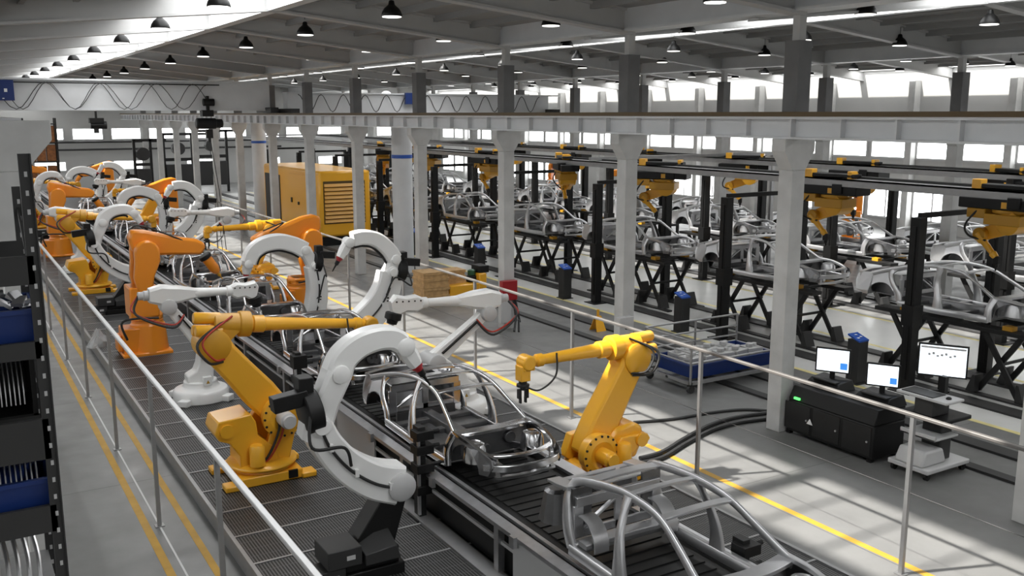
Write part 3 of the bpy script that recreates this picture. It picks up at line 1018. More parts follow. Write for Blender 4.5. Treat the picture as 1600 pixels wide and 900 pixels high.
def white_robot(bx, by, s, sh, el, fs, fe, label, group):
    """straight white arm with round skirted pedestal"""
    t = thing('white_robot', (bx, by, ZP), label, 'robot', group)
    L = lambda p: (p[0] - bx, p[1] - ZP)
    sh, el, fs, fe = L(sh), L(el), L(fs), L(fe)
    P = lambda p, y=0.0: V((p[0], y, p[1]))
    b = MB().rings((0, 0, 0), (0, 0, 1), [(0, 0.60), (0.20, 0.60), (0.26, 0.56), (0.30, 0.40), (0.38, 0.36), (0.44, 0.36)], 32)
    for k in range(4):
        a = PI / 4 + k * PI / 2
        b.box((0.60 * math.cos(a), 0.60 * math.sin(a), 0.07), (0.30, 0.24, 0.14), Matrix.Rotation(a, 3, 'Z'))
    base = b.build('base', WHITE, t, bevel=0.02)
    MB().box2((-0.02 * s, -0.42, 0.38), (s * 0.16, -0.30, 0.58)).build('junction_box', WHITE, base, bevel=0.01)
    MB().add([(s * 0.03, -0.425, 0.43), (s * 0.11, -0.425, 0.43), (s * 0.07, -0.425, 0.51)], [(0, 1, 2)]).build('warning_sticker', LINE, base)
    hz = sh[1]
    MB().prism([(-s * 0.30, 0.40), (s * 0.24, 0.40), (s * 0.28, hz * 0.7), (sh[0] + s * 0.16, hz + 0.12), (sh[0] - s * 0.14, hz + 0.16), (-s * 0.05, hz * 0.75), (-s * 0.12, hz * 0.6), (-s * 0.30, hz * 0.52)], -0.20, 0.20).build('turret', WHITE, t, bevel=0.03)
    MB().rings(P(sh, -0.30), (0, 1, 0), [(0, 0.17), (0.02, 0.20), (0.56, 0.20), (0.58, 0.17)], 24).build('shoulder_joint', LGREY, t)
    MB().sweep([P(sh), P(sh) * 0.5 + P(el) * 0.5, P(el)], [0.20, 0.19, 0.18], [0.36, 0.27, 0.22], side=(0, 1, 0), chamfer=0.3).build('lower_arm', WHITE, t)
    d = (P(el) - P(sh)).normalized()
    nrm = V((d.z, 0, -d.x)) * s
    MB().bar(P(sh, -0.11) + d * 0.25 + nrm * 0.04, P(el, -0.11) - d * 0.28 + nrm * 0.04, 0.03, 0.09, up=(0, 1, 0)).build('cable_cover', BLACK, t)
    MB().rings(P(el, -0.22), (0, 1, 0), [(0, 0.13), (0.02, 0.165), (0.10, 0.175), (0.38, 0.175), (0.42, 0.15)], 26).build('elbow_joint', LGREY, t)
    fd = (P(fe) - P(fs)).normalized()
    ln = (P(fe) - P(fs)).length
    h = MB().sweep([P(fs), P(fs) + fd * 0.25, P(fs) + fd * 0.62, P(fs) + fd * 1.0], [0.30, 0.34, 0.32, 0.20], [0.30, 0.44, 0.36, 0.20], side=(0, 1, 0), chamfer=0.35)
    hh = h.build('rear_housing', WHITE, t)
    MB().rings(P(fs), -fd, [(0, 0.11), (0.10, 0.11), (0.12, 0.09), (0.22, 0.09)], 16).build('rear_motor', LGREY, t)
    MB().rings(P(fs) + fd * 0.95, fd, [(0, 0.115), (ln * 0.22, 0.09), (ln * 0.30, 0.09), (ln * 0.31, 0.12), (ln * 0.36, 0.12)], 20).build('forearm', WHITE, t)
    o = P(fs) + fd * (0.95 + ln * 0.34)
    m = (fe[0], fe[1])
    l3 = (P(fe) - o).length
    hs = MB().sweep([o, o + fd * l3 * 0.25, o + fd * l3 * 0.6, o + fd * l3 * 0.92 + V((0, 0, -0.02)), o + fd * l3 * 1.08 + V((0, 0, -0.04))], [0.18, 0.20, 0.20, 0.22, 0.16], [0.22, 0.36, 0.31, 0.45, 0.24], side=(0, 1, 0), chamfer=0.45)
    fh = hs.build('front_housing', WHITE, t)
    bo = MB()
    for q in (0.15, 0.35, 0.55, 0.75, 0.95):
        c = o + fd * l3 * q + V((0, -0.112, 0.07))
        bo.cyl(c, c + V((0, -0.012, 0)), 0.018, n=8)
    bo.build('bolt_row', CHAR, fh)
    q = P(fe) + V((-s * 0.02, 0, -0.16))
    MB().rings(q, V((s * 0.25, 0, -1)), [(0, 0.14), (0.02, 0.17), (0.14, 0.17), (0.16, 0.12), (0.24, 0.10)], 20).build('tool_flange', BLACK, t)
    MB().rings(q + V((s * 0.06, 0, -0.24)), V((s * 0.2, 0, -1)), [(0, 0.05), (0.10, 0.05), (0.12, 0.02), (0.3, 0.015)], 10).build('welding_tip', STEEL, t)
    MB().tube([P(fs, 0.02) - fd * 0.2, P(fs, -0.25) - fd * 0.32 + V((0, 0, -0.35)), P(el, -0.34) + V((0, 0, -0.42)), P(el, -0.2) - d * 0.35 + nrm * 0.1], 0.026, 8, smooth=8).build('hose', RUBBER, t)
    MB().tube([P(fs, 0.08) - fd * 0.2, P(fs, -0.2) - fd * 0.38 + V((0, 0, -0.30)), P(el, -0.32) + V((0, 0, -0.36)), P(el, -0.2) - d * 0.32 + nrm * 0.13], 0.018, 8, smooth=8).build('red_hose', REDW, t)
    return t


def curved_robot(bx, by, s, low, up, wr, label, group, wl=(0.56, 0.36), wu=(0.37, 0.29), plate=False, base_kind='near'):
    """white robot with two banana-shaped arms; low / up = centre lines (world x, z), wr = (start, end) of the wrist"""
    t = thing('curved_white_robot', (bx, by, ZP), label, 'robot', group)
    P = lambda p, y=0.0: V((p[0] - bx, y, p[1] - ZP))
    lp = [P(p) for p in low]
    upx = [P(p, -0.05) for p in up]
    # black base
    b = MB().box2((-0.42, -0.40, 0), (0.50, 0.40, 0.16)).box2((-0.34, -0.34, 0.16), (0.44, 0.34, 0.40))
    b.prism([(-0.20, 0.36), (0.46, 0.36), (lp[0].x + 0.12, lp[0].z - 0.1), (lp[0].x - 0.26, lp[0].z - 0.12)], -0.16, 0.20)
    b.build('base', BLACK, t, bevel=0.015)
    c = MB().box2((-0.62, -0.44, 0.30), (-0.14, 0.10, 0.56)).box2((-0.70, -0.40, 0.08), (-0.36, -0.05, 0.28))
    c.add([(-0.10, -0.46, 0.26), (0.42, -0.46, 0.26), (0.42, 0.12, 0.26), (-0.10, 0.12, 0.26), (-0.10, -0.46, 0.42), (0.36, -0.46, 0.46), (0.36, 0.12, 0.72), (-0.10, 0.12, 0.50)], [(0, 3, 2, 1), (4, 5, 6, 7), (0, 1, 5, 4), (1, 2, 6, 5), (2, 3, 7, 6), (3, 0, 4, 7)])
    cb = c.build('drive_box', CHAR, t, bevel=0.012)
    MB().box2((-0.36, -0.448, 0.40), (-0.24, -0.44, 0.46)).box2((-0.58, -0.408, 0.14), (-0.46, -0.40, 0.20)).build('type_plate', LGREY, cb)
    MB().rings((lp[0].x, -0.28, lp[0].z), (0, 1, 0), [(0, 0.16), (0.03, 0.20), (0.52, 0.20), (0.56, 0.16)], 24).build('base_joint', LGREY, t)
    # lower arm
    MB().sweep(lp, 0.40, list(wl), side=(0, 1, 0), smooth=8, chamfer=0.16).build('lower_arm', WHITE, t)
    sp = spline(lp, 8)
    n = len(sp)
    path = [p + V((0, -0.225, -0.02 * s)) for p in sp[2:]]
    g = MB().tube(path, 0.022, 8)
    g.build('arm_cable', RUBBER, t)
    cl = MB()
    for q in (0.15, 0.45, 0.75):
        i = int(q * (n - 1))
        cl.box(sp[i] + V((0, -0.22, 0)), (0.05, 0.09, 0.10))
    cl.build('cable_clip', WHITE, t)
    if plate:
        i = int(0.55 * (n - 1))
        pc = sp[i] + V((0, -0.202, 0))
        pm = MB().box(pc, (0.24, 0.012, 0.30)).build('number_plate', WHITE, t)
        mk = MB().box(pc + V((0.03, -0.008, 0.07)), (0.07, 0.006, 0.06)).box(pc + V((0.05, -0.008, -0.02)), (0.05, 0.006, 0.05)).box(pc + V((-0.05, -0.008, -0.05)), (0.03, 0.006, 0.07), Matrix.Rotation(0.5, 3, 'Y')).box(pc + V((0.04, -0.008, -0.10)), (0.05, 0.006, 0.04))
        mk.build('mark', CHAR, pm)
    # elbow block between the arms
    e0, e1 = lp[-1], upx[0]
    mid = (e0 + e1) / 2
    eb = MB().sweep([e0 + (e0 - e1).normalized() * 0.22, e0, mid, e1, e1 + (e1 - e0).normalized() * 0.12], [0.34, 0.36, 0.30, 0.34, 0.28], [0.30, 0.40, 0.34, 0.36, 0.26], side=(0, 1, 0), chamfer=0.3)
    eb.build('elbow_block', WHITE, t)
    # motors at the elbow, on the side away from the line
    mm = MB().rings(mid + V((-s * 0.10, -0.02, -0.12)), (-s, 0, -0.15), [(0, 0.20), (0.03, 0.30), (0.22, 0.30), (0.26, 0.22)], 24)
    mm.box(mid + V((-s * 0.52, -0.06, 0.06)), (0.46, 0.20, 0.20), Matrix.Rotation(-0.12 * s, 3, 'Y')).box(mid + V((-s * 0.30, 0.0, 0.22)), (0.20, 0.24, 0.24))
    mm.build('elbow_motor', BLACK, t, bevel=0.012)
    MB().rings(e0 + V((-s * 0.0, -0.16, 0.02)), (0, -1, 0), [(0, 0.15), (0.06, 0.15), (0.07, 0.11), (0.12, 0.10)], 20).build('joint_cap', WHITE, t)
    # upper arm
    MB().sweep(upx, 0.30, list(wu), side=(0, 1, 0), smooth=8, chamfer=0.28).build('upper_arm', WHITE, t)
    su = spline(upx, 8)
    MB().rings(upx[0] + V((0, -0.15, 0)), (0, -1, 0), [(0, 0.13), (0.03, 0.12), (0.04, 0.10)], 18).build('joint_cap', WHITE, t)
    low_path = []
    for i in range(1, len(su) - 1, 2):
        d = (su[i + 1] - su[i - 1]).normalized()
        nrm = V((d.z, 0, -d.x))
        if nrm.z > 0:
            nrm = -nrm
        low_path.append(su[i] + nrm * (wu[0] * 0.5 + 0.02))
    MB().tube(low_path, 0.03, 8).build('arm_hose', RUBBER, t)
    # wrist
    w0, w1 = P(wr[0], -0.05), P(wr[1], -0.05)
    d = (w1 - w0).normalized()
    MB().rings(w0 - V((0, 0.17, 0)), (0, 1, 0), [(0, 0.10), (0.02, 0.13), (0.30, 0.13), (0.34, 0.10)], 20).sweep([w0, w0 * 0.5 + w1 * 0.5, w1], [0.22, 0.24, 0.18], [0.22, 0.24, 0.18], side=(0, 1, 0), chamfer=0.4).build('wrist', WHITE, t)
    MB().rings(w1, d, [(0, 0.085), (0.05, 0.085), (0.06, 0.06), (0.10, 0.06)], 14).build('tool_collar', RED, t)
    MB().rings(w1 + d * 0.10, d, [(0, 0.055), (0.10, 0.05), (0.12, 0.025), (0.30, 0.012)], 12).build('welding_torch', BLACK, t)
    # free cable
    MB().tube([mid + V((-s * 0.3, -0.25, -0.05)), mid + V((-s * 0.36, -0.42, -0.5)), lp[len(lp) // 2] + V((-s * 0.12, -0.34, 0.35)), sp[int(0.5 * n)] + V((0, -0.26, 0.05))], 0.022, 8, smooth=8).build('hose', RUBBER, t)
    return t


def orange_robot(bx, by, s, arm, slab_top, slab_r, slab_bot, collar, wend, label, group, col=None):
    """massive orange robot; arm = outline of the upper arm (world x, z), slab = lower arm plates"""
    t = thing('orange_robot', (bx, by, ZP), label, 'robot', group)
    L = lambda p: (p[0] - bx, p[1] - ZP)
    P = lambda p, y=0.0: V((p[0] - bx, y, p[1] - ZP))
    b = MB().box2((-0.62, -0.50, 0.0), (0.62, 0.50, 0.10))
    b.rings((s * 0.10, 0, 0.08), (0, 0, 1), [(0, 0.52), (0.02, 0.50), (0.70, 0.44), (0.74, 0.40), (0.84, 0.40)], 28)
    b.box2((-0.58, -0.36, 0.08), (0.0, 0.36, 0.74))
    base = b.build('base', ORANGE, t, bevel=0.03)
    MB().box2((-0.70, -0.24, 0.14), (-0.58, 0.24, 0.56)).build('connector_box', ORANGE, base, bevel=0.02)
    sb, st = L(slab_bot), L(slab_top)
    r = slab_r
    col_m = ORANGE
    MB().rings((s * 0.08, 0, 0.9), (0, 0, 1), [(0, 0.40), (0.03, 0.42), (0.16, 0.42), (0.20, 0.36)], 28).box2((-0.36, -0.42, 1.02), (0.36, 0.42, max(1.1, sb[1] - 0.05))).build('turret', ORANGE, t, bevel=0.04)
    for ya, yb in ((-0.46, -0.18), (0.18, 0.46)):
        poly = [(sb[0] - r * 0.55, sb[1] - 0.25), (sb[0] + r * 0.55, sb[1] - 0.25), (sb[0] + r * 0.8, sb[1] + 0.2), (st[0] + r, st[1] - r * 1.0)]
        poly += arc(st[0], st[1] - r * 0.2, r, 0, 180, 12)
        poly += [(st[0] - r, st[1] - r * 1.0), (sb[0] - r * 0.8, sb[1] + 0.2)]
        MB().prism(poly, ya, yb).build('lower_arm', ORANGE, t, bevel=0.05)
    MB().prism([L(p) for p in arm], -0.20, 0.20).build('upper_arm', ORANGE, t, bevel=0.07)
    c0, w1 = P(collar), P(wend)
    d = (w1 - c0).normalized()
    MB().rings(c0 - d * 0.10, d, [(0, 0.15), (0.02, 0.17), (0.10, 0.17), (0.12, 0.14)], 20).build('wrist_collar', BLACK, t)
    ln = (w1 - c0).length
    MB().rings(c0, d, [(0, 0.14), (ln * 0.7, 0.14), (ln * 0.9, 0.11), (ln, 0.07)], 20).build('wrist', ORANGE, t)
    MB().rings(w1, d, [(0, 0.05), (0.10, 0.045), (0.12, 0.02), (0.22, 0.015)], 12).build('tool_tip', YELLOWD, t)
    MB().tube([V((-s * 0.5, -0.5, 0.5)), V((-s * 0.62, -0.55, 0.95)), V((-s * 0.3, -0.56, 1.05)), V((s * 0.3, -0.52, 1.0))], 0.03, 8, smooth=8).build('hose', RUBBER, t)
    MB().tube([P(arm[1], -0.22) + V((0, 0, 0.05)), P(arm[2], -0.22) + V((0, 0, 0.10)), P(collar, -0.15) + V((0, 0, 0.24))], 0.02, 8, smooth=8).build('hose', RUBBER, t)
    return t


GL, GR = 'robots on the left of the line', 'robots on the right of the line'
# ---------------------------------------------------------------- left row, first cycle
yb = 15.85
Q = lambda u, v, y: (at_y(u, v, y).x, at_y(u, v, y).z)
R_YL = yellow_robot(4.42, yb, 1, Q(432, 642, yb), Q(330, 537, yb), Q(360, 506, yb), Q(578, 505, yb), 'nearest yellow robot on the left, slim arm reaching across the line', GL)
yb = 21.0
R_WL = white_robot(4.58, yb, 1, Q(322, 545, yb), Q(262, 478, yb), Q(232, 462, yb), Q(398, 452, yb), 'white straight-armed robot on a round skirted base behind the nearest yellow robot', GL)
yb = 11.6
low = [Q(*p, yb) for p in ((618, 753), (578, 746), (538, 724), (508, 692), (493, 662))]
upr = [Q(*p, yb) for p in ((524, 580), (533, 558), (555, 538), (583, 527), (608, 526), (622, 534))]
R_BL = curved_robot(4.54, yb, 1, low, upr, (Q(626, 538, yb), Q(647, 568, yb)), 'nearest white robot with curved banana arms on a black base in front of the railing', GL)
yb = 26.0
R_OL = orange_robot(4.30, yb, 1, [Q(*p, yb) for p in ((199, 372), (203, 359), (225, 359), (270, 369), (306, 373), (318, 379), (319, 388), (312, 397), (270, 397), (245, 398), (225, 400), (205, 392))], Q(225, 388, yb), 0.31, Q(222, 442, yb), Q(322, 403, yb), Q(340, 426, yb),
                    'orange robot on the left with thick horizontal arm behind the white straight-armed robot', GL)
# ---------------------------------------------------------------- right row, first cycle
yb = 12.7
R_YR = yellow_robot(9.45, yb, -1, Q(918, 700, yb), Q(985, 556, yb), Q(975, 540, yb), Q(822, 566, yb), 'large yellow robot right of the line, arm stretched over the second car body', GR)
# broad counterweight housing of this robot
MB().prism([(0.0, 0.30), (0.62, 0.30), (0.78, 0.62), (0.74, 0.86), (0.55, 0.95), (0.20, 0.90), (0.02, 0.75)], -0.28, 0.30).build('counterweight', YELLOW, R_YR, bevel=0.06)
yb = 17.2
R_WR = white_robot(9.1, yb, -1, Q(675, 565, yb), Q(759, 488, yb), Q(778, 466, yb), Q(614, 476, yb), 'white straight-armed robot right of the line in front of the red box on the column', GR)
yb = 22.5
low = [Q(*p, yb) for p in ((566, 505), (588, 480), (603, 452), (609, 425))]
upr = [Q(*p, yb) for p in ((614, 404), (603, 388), (586, 374), (566, 370), (549, 373))]
R_BR = curved_robot(9.5, yb, -1, low, upr, (Q(543, 378, yb), Q(530, 402, yb)), 'white curved-arm robot with black elbow motors before the wooden crates', GR, wl=(0.80, 0.62), wu=(0.42, 0.36), plate=True)
yb = 26.2
low = [Q(*p, yb) for p in ((484, 512), (492, 482), (495, 448), (490, 415))]
upr = [Q(*p, yb) for p in ((474, 390), (458, 382), (434, 377), (410, 382), (394, 394), (387, 410))]
R_BR2 = curved_robot(8.95, yb, -1, low, upr, (Q(386, 412, yb), Q(384, 428, yb)), 'white curved-arm robot standing in front of the orange robot on the right', GR, wl=(0.64, 0.52), wu=(0.48, 0.40), plate=True)
yb = 29.2
R_OR = orange_robot(9.75, yb, -1, [Q(*p, yb) for p in ((392, 372), (408, 362), (440, 352), (470, 339), (488, 335), (498, 338), (499, 356), (490, 366), (470, 374), (440, 384), (410, 390), (396, 386))], Q(482, 368, yb), 0.32, Q(488, 430, yb), Q(398, 388, yb), Q(384, 410, yb),
                    'orange robot on the right, arm sloping down in front of the yellow generator', GR)
# ---------------------------------------------------------------- further cycles down the hall
second = {'R_YL': 'second yellow robot on the left, just behind the front orange robot',
          'R_WL': 'second white straight-armed robot on the left, behind the front orange robot',
          'R_BL': 'second white curved-arm robot on the left, right behind the front orange robot',
          'R_OL': 'second orange robot on the left, farther up the hall than the front orange one'}
third = {'R_YL': 'third yellow robot on the left, far up the hall', 'R_WL': 'third white straight-armed robot on the left, far up the hall', 'R_BL': 'third white curved-arm robot on the left, far up the hall', 'R_OL': 'third orange robot on the left, at the far end of its row'}
for lab, d in ((second, 20.4), (third, 41.0)):
    for o, k in ((R_YL, 'R_YL'), (R_WL, 'R_WL'), (R_BL, 'R_BL'), (R_OL, 'R_OL')):
        dup(o, o.location + V((0, d, 0)), lab[k])
second = {'a': 'second yellow robot on the right, thin arm showing beyond the sloping orange arm', 'b': 'second white straight-armed robot on the right, behind the thin yellow arm', 'c': 'second white curved-arm robot on the right, beside the far orange robot',
          'd': 'white curved-arm robot in front of the far orange robot on the right', 'e': 'second orange robot on the right, farther up the hall'}
third = {'a': 'third yellow robot on the right, far up the hall', 'b': 'third white straight-armed robot on the right, far up the hall', 'c': 'third white curved-arm robot on the right, far up the hall', 'd': 'farthest white curved-arm robot on the right, before the farthest orange one', 'e': 'third orange robot on the right, at the far end of its row'}
for lab, d in ((second, 21.1), (third, 41.0)):
    for o, k in ((R_YR, 'a'), (R_WR, 'b'), (R_BR, 'c'), (R_BR2, 'd'), (R_OR, 'e')):
        dup(o, o.location + V((0, d, 0)), lab[k])
# ================================================================ bare car bodies
def make_car(loc, label, group, short=False, metal=None):
    """bare body shell, nose towards local +y, sills at z = 0.1"""
    BM = PRIMER if short else (metal or BODY)
    t = thing('bare_car', loc, label, 'car body', group)

    # ---- floor pan
    if short:
        MB().box2((-0.80, -1.06, 0.10), (0.80, -0.92, 0.26)).build('cross_member', BM, t, bevel=0.012)
        MB().box2((-0.78, 0.62, 0.10), (0.78, 0.70, 0.16)).build('cross_member', BM, t, bevel=0.012)
        MB().sweep([(-0.80, -0.80, 0.30), (0, -0.78, 0.34), (0.80, -0.80, 0.30)], 0.18, 0.07, side=(0, 1, 0), smooth=4).build('cross_member', BM, t)
    f = MB() if short else MB().box2((-0.78, -1.05, 0.10), (0.78, 1.08, 0.13))
    if not short:
        f.add([(-0.13, -1.0, 0.13), (0.13, -1.0, 0.13), (0.10, -1.0, 0.27), (-0.10, -1.0, 0.27), (-0.13, 1.05, 0.13), (0.13, 1.05, 0.13), (0.10, 1.05, 0.30), (-0.10, 1.05, 0.30)],
              [(0, 3, 2, 1), (4, 5, 6, 7), (1, 2, 6, 5), (2, 3, 7, 6), (3, 0, 4, 7)])
    for y in (() if short else (-0.75, -0.2, 0.45)):
        f.box2((-0.78, y - 0.07, 0.13), (0.78, y + 0.07, 0.21))
    if not short:
        f.box2((-0.62, -2.05, 0.27), (0.62, -1.0, 0.30))
        f.box2((-0.62, -1.05, 0.10), (0.62, -1.0, 0.30))
        f.build('floor_pan', BODYD, t, smooth=False, bevel=0.012)
    # ---- side frames
    def xs(z):
        return 0.83 if z < 0.5 else 0.83 - (z - 0.5) * 0.40

    for s in (1, -1):
        m = MB()
        m.sweep([(s * 0.80, -1.02, 0.15), (s * 0.82, 0, 0.14), (s * 0.81, 1.10, 0.16)], 0.11, 0.15, side=(1, 0, 0), chamfer=0.3)
        rail = [(s * 0.72, -1.80, 0.80), (s * 0.66, -1.35, 0.97), (s * 0.60, -0.90, 1.11), (s * 0.565, -0.45, 1.18), (s * 0.56, 0.0, 1.185), (s * 0.575, 0.38, 1.115), (s * 0.63, 0.75, 0.91), (s * 0.69, 1.08, 0.70), (s * 0.71, 1.22, 0.62)]
        if short:
            rail = [(s * 0.79, -1.02, 0.16), (s * 0.80, -1.10, 0.42), (s * 0.76, -1.17, 0.72), (s * 0.70, -1.19, 0.92), (s * 0.635, -1.06, 1.07)] + rail[3:]
        m.sweep(rail, [0.07, 0.075, 0.075, 0.07, 0.07, 0.065, 0.06, 0.06, 0.07], [a * (1.35 if short else 1.0) for a in (0.13, 0.12, 0.10, 0.085, 0.08, 0.075, 0.07, 0.08, 0.12)], side=(1, 0, 0), smooth=6, chamfer=0.4)
        m.sweep([(s * 0.82, -0.04, 0.15), (s * 0.815, -0.06, 0.45), (s * 0.76, -0.12, 0.75), (s * 0.66, -0.17, 1.0), (s * 0.57, -0.19, 1.18)], [0.08, 0.07, 0.06, 0.05, 0.06], [0.26, 0.17, 0.12, 0.10, 0.16], side=(1, 0, 0), smooth=5, chamfer=0.3)
        m.sweep([(s * 0.81, 1.10, 0.12), (s * 0.80, 1.10, 0.42), (s * 0.71, 1.16, 0.66)], [0.08, 0.07, 0.07], [0.16, 0.14, 0.16], side=(1, 0, 0), smooth=4, chamfer=0.3)
        if not short:
            m.sweep([(s * 0.81, -1.00, 0.14), (s * 0.81, -1.03, 0.38), (s * 0.79, -1.20, 0.62), (s * 0.70, -1.32, 0.86), (s * 0.645, -1.22, 1.0)], [0.06, 0.05, 0.05, 0.05, 0.05], [0.14, 0.12, 0.12, 0.13, 0.12], side=(1, 0, 0), smooth=5, chamfer=0.3)
        m.build('side_frame', BM, t, angle=50)
        # rear quarter panel with the wheel arch cut out
        arch = [(-1.48 + 0.37 * math.cos(math.radians(a)), 0.24 + 0.37 * math.sin(math.radians(a))) for a in range(0, 181, 15)]
        poly = [(-1.03, 0.20)] + [(-1.04, 0.36), (-1.20, 0.62), (-1.31, 0.86), (-1.40, 0.95), (-1.78, 0.82), (-2.05, 0.80), (-2.24, 0.76), (-2.27, 0.55), (-2.22, 0.30), (-1.95, 0.24)] + arch[::-1] + [(-1.08, 0.20)]
        # order: outline clockwise, arch walked from rear to front

        def fq(y, z, o, s=s):
            x = xs(z) - (max(0, -y - 1.9) ** 2) * 0.9 - o
            return (s * x, y, z)
        if short:
            MB().rings((s * 0.62, -1.62, 0.30), (0, 0, 1), [(0, 0.24), (0.20, 0.20), (0.42, 0.16), (0.46, 0.10)], 10).build('strut_tower', BODYD, t, smooth=False)
            MB().sweep([(s * 0.70, -1.12, 0.97), (s * 0.68, -1.36, 0.93), (s * 0.66, -1.62, 0.90)], [0.20, 0.22, 0.20], [0.05, 0.05, 0.04], side=(1, 0, 0), smooth=3).build('deck_corner', BM, t)
            hp = [(s * (0.60 + 0.0), -0.95 + 0.30 * math.cos(math.radians(w)), 0.28 + 0.34 * math.sin(math.radians(w))) for w in range(-10, 100, 12)]
            MB().sweep(hp, 0.24, 0.02, side=(1, 0, 0)).build('wheel_house', BM, t)
            MB().box2((s * 0.60 - 0.16, -1.10, 0.30), (s * 0.60 + 0.16, -1.06, 0.98)).build('bulkhead_side', BODYD, t, smooth=False)
        else:
            MB().shell(poly, fq, 0.03).build('quarter_panel', BM, t, smooth=False)
        # rear wheel house
        w = MB()
        n = 12
        for x0, x1 in ((0.52, 0.80),):
            ps = []
            for x in (x0, x1):
                for i in range(n + 1):
                    a = PI * i / n
                    ps.append((s * x, -1.48 + 0.36 * math.cos(a), 0.24 + 0.36 * math.sin(a)))
            fs = [(i, i + 1, n + 2 + i, n + 1 + i) for i in range(n)] + [tuple(range(n + 1))]
            w.add(ps, fs)
        if not short:
            w.build('wheel_house', BODYD, t)
        # front fender apron with strut tower
        arch = [(1.55 + 0.36 * math.cos(math.radians(a)), 0.24 + 0.36 * math.sin(math.radians(a))) for a in range(180, -1, -15)]
        poly = [(1.12, 0.20), (1.12, 0.68), (1.45, 0.67), (1.85, 0.62), (2.12, 0.54), (2.16, 0.42), (2.08, 0.26), (1.93, 0.24)] + arch[::-1] + [(1.18, 0.22)]

        def ff(y, z, o, s=s):
            return (s * (xs(z) - 0.05 - (max(0, y - 1.5) ** 2) * 0.30 - o), y, z)
        MB().shell(poly, ff, 0.025).build('front_apron', BODYD, t, smooth=False)
        a = MB().sweep([(s * 0.70, 1.15, 0.68), (s * 0.70, 1.55, 0.66), (s * 0.64, 1.92, 0.58), (s * 0.52, 2.10, 0.52)], [0.08, 0.07, 0.07, 0.06], [0.08, 0.07, 0.06, 0.06], side=(1, 0, 0), smooth=5, chamfer=0.3)
        a.sweep([(s * 0.42, 1.0, 0.22), (s * 0.42, 1.5, 0.34), (s * 0.42, 2.14, 0.33)], 0.09, 0.13, side=(1, 0, 0), smooth=4)
        a.build('front_rail', BM, t)
        tw = MB().rings((s * 0.55, 1.52, 0.30), (0, 0, 1), [(0, 0.20), (0.22, 0.18), (0.30, 0.15), (0.32, 0.10), (0.30, 0.06)], 20)
        tw.build('strut_tower', BM, t)
    # ---- roof bows
    for y, z, w, d in ((-0.98, 1.085, 0.60, 0.16), (-0.22, 1.19, 0.56, 0.09), (0.36, 1.115, 0.575, 0.12)):
        MB().sweep([(-w, y, z), (-w * 0.5, y + 0.03, z + 0.035), (0, y + 0.04, z + 0.045), (w * 0.5, y + 0.03, z + 0.035), (w, y, z)], d, 0.035, side=(0, 1, 0), smooth=4, chamfer=0.3).build('roof_bow', BM, t)
    # ---- cowl and fire wall
    MB().sweep([(-0.70, 1.14, 0.64), (-0.35, 1.22, 0.66), (0, 1.25, 0.665), (0.35, 1.22, 0.66), (0.70, 1.14, 0.64)], 0.20, 0.06, side=(0, 1, 0), smooth=4).build('cowl', BM, t)
    fw = MB().box2((-0.74, 1.10, 0.16), (0.74, 1.13, 0.64))
    fw.cyl((-0.35, 1.12, 0.42), (-0.35, 1.20, 0.42), 0.11).cyl((0.1, 1.12, 0.3), (0.1, 1.18, 0.3), 0.07).box2((0.3, 1.12, 0.25), (0.6, 1.19, 0.5))
    fw.build('fire_wall', BODYD, t, smooth=False, bevel=0.01)
    # ---- rear bulkhead with openings, rear shelf
    b = MB().box2((-0.72, -1.08, 0.72), (0.72, -1.02, 0.86)).box2((-0.76, -1.07, 0.28), (-0.60, -1.03, 0.74)).box2((0.60, -1.07, 0.28), (0.76, -1.03, 0.74)).box2((-0.06, -1.07, 0.28), (0.06, -1.03, 0.74)).box2((-0.6, -1.07, 0.28), (0.6, -1.03, 0.40))
    b.bar((-0.6, -1.05, 0.40), (-0.06, -1.05, 0.72), 0.04, 0.06, up=(0, 1, 0)).bar((0.6, -1.05, 0.40), (0.06, -1.05, 0.72), 0.04, 0.06, up=(0, 1, 0))
    b.build('rear_bulkhead', BM, t, smooth=False, bevel=0.01)
    sh = MB().box2((-0.70, -1.42, 0.835), (0.70, -1.02, 0.86))
    if short:
        sh = MB().box2((-0.68, -1.24, 0.90), (0.68, -1.12, 0.93)).box2((-0.66, -1.62, 0.86), (0.66, -1.52, 0.89)).bar((-0.4, -1.55, 0.88), (-0.15, -1.15, 0.92), 0.07, 0.03).bar((0.4, -1.55, 0.88), (0.15, -1.15, 0.92), 0.07, 0.03).bar((-0.3, -1.2, 0.93), (0.3, -1.5, 0.88), 0.05, 0.03)
    if not short:
        sh.box2((-0.70, -1.80, 0.80), (-0.50, -1.42, 0.83)).box2((0.50, -1.80, 0.80), (0.70, -1.42, 0.83)).box2((-0.70, -1.86, 0.79), (0.70, -1.72, 0.825))
    sh.build('rear_shelf', BM, t, smooth=False, bevel=0.01)
    if not short:
        rp = MB().sweep([(-0.66, -2.16, 0.76), (0, -2.28, 0.78), (0.66, -2.16, 0.76)], 0.12, 0.05, side=(0, 1, 0), smooth=6)
        rp.sweep([(-0.66, -2.17, 0.52), (0, -2.29, 0.52), (0.66, -2.17, 0.52)], 0.02, 0.46, side=(0, 1, 0), smooth=6)
        rp.build('rear_panel', BM, t)
    # ---- nose: radiator frame and bumper beam
    nz = MB().sweep([(-0.60, 1.98, 0.55), (-0.3, 2.12, 0.56), (0, 2.16, 0.56), (0.3, 2.12, 0.56), (0.60, 1.98, 0.55)], 0.09, 0.04, side=(0, 1, 0), smooth=5)
    nz.sweep([(-0.52, 2.05, 0.54), (-0.50, 2.10, 0.2)], 0.06, 0.05, side=(1, 0, 0)).sweep([(0.52, 2.05, 0.54), (0.50, 2.10, 0.2)], 0.06, 0.05, side=(1, 0, 0))
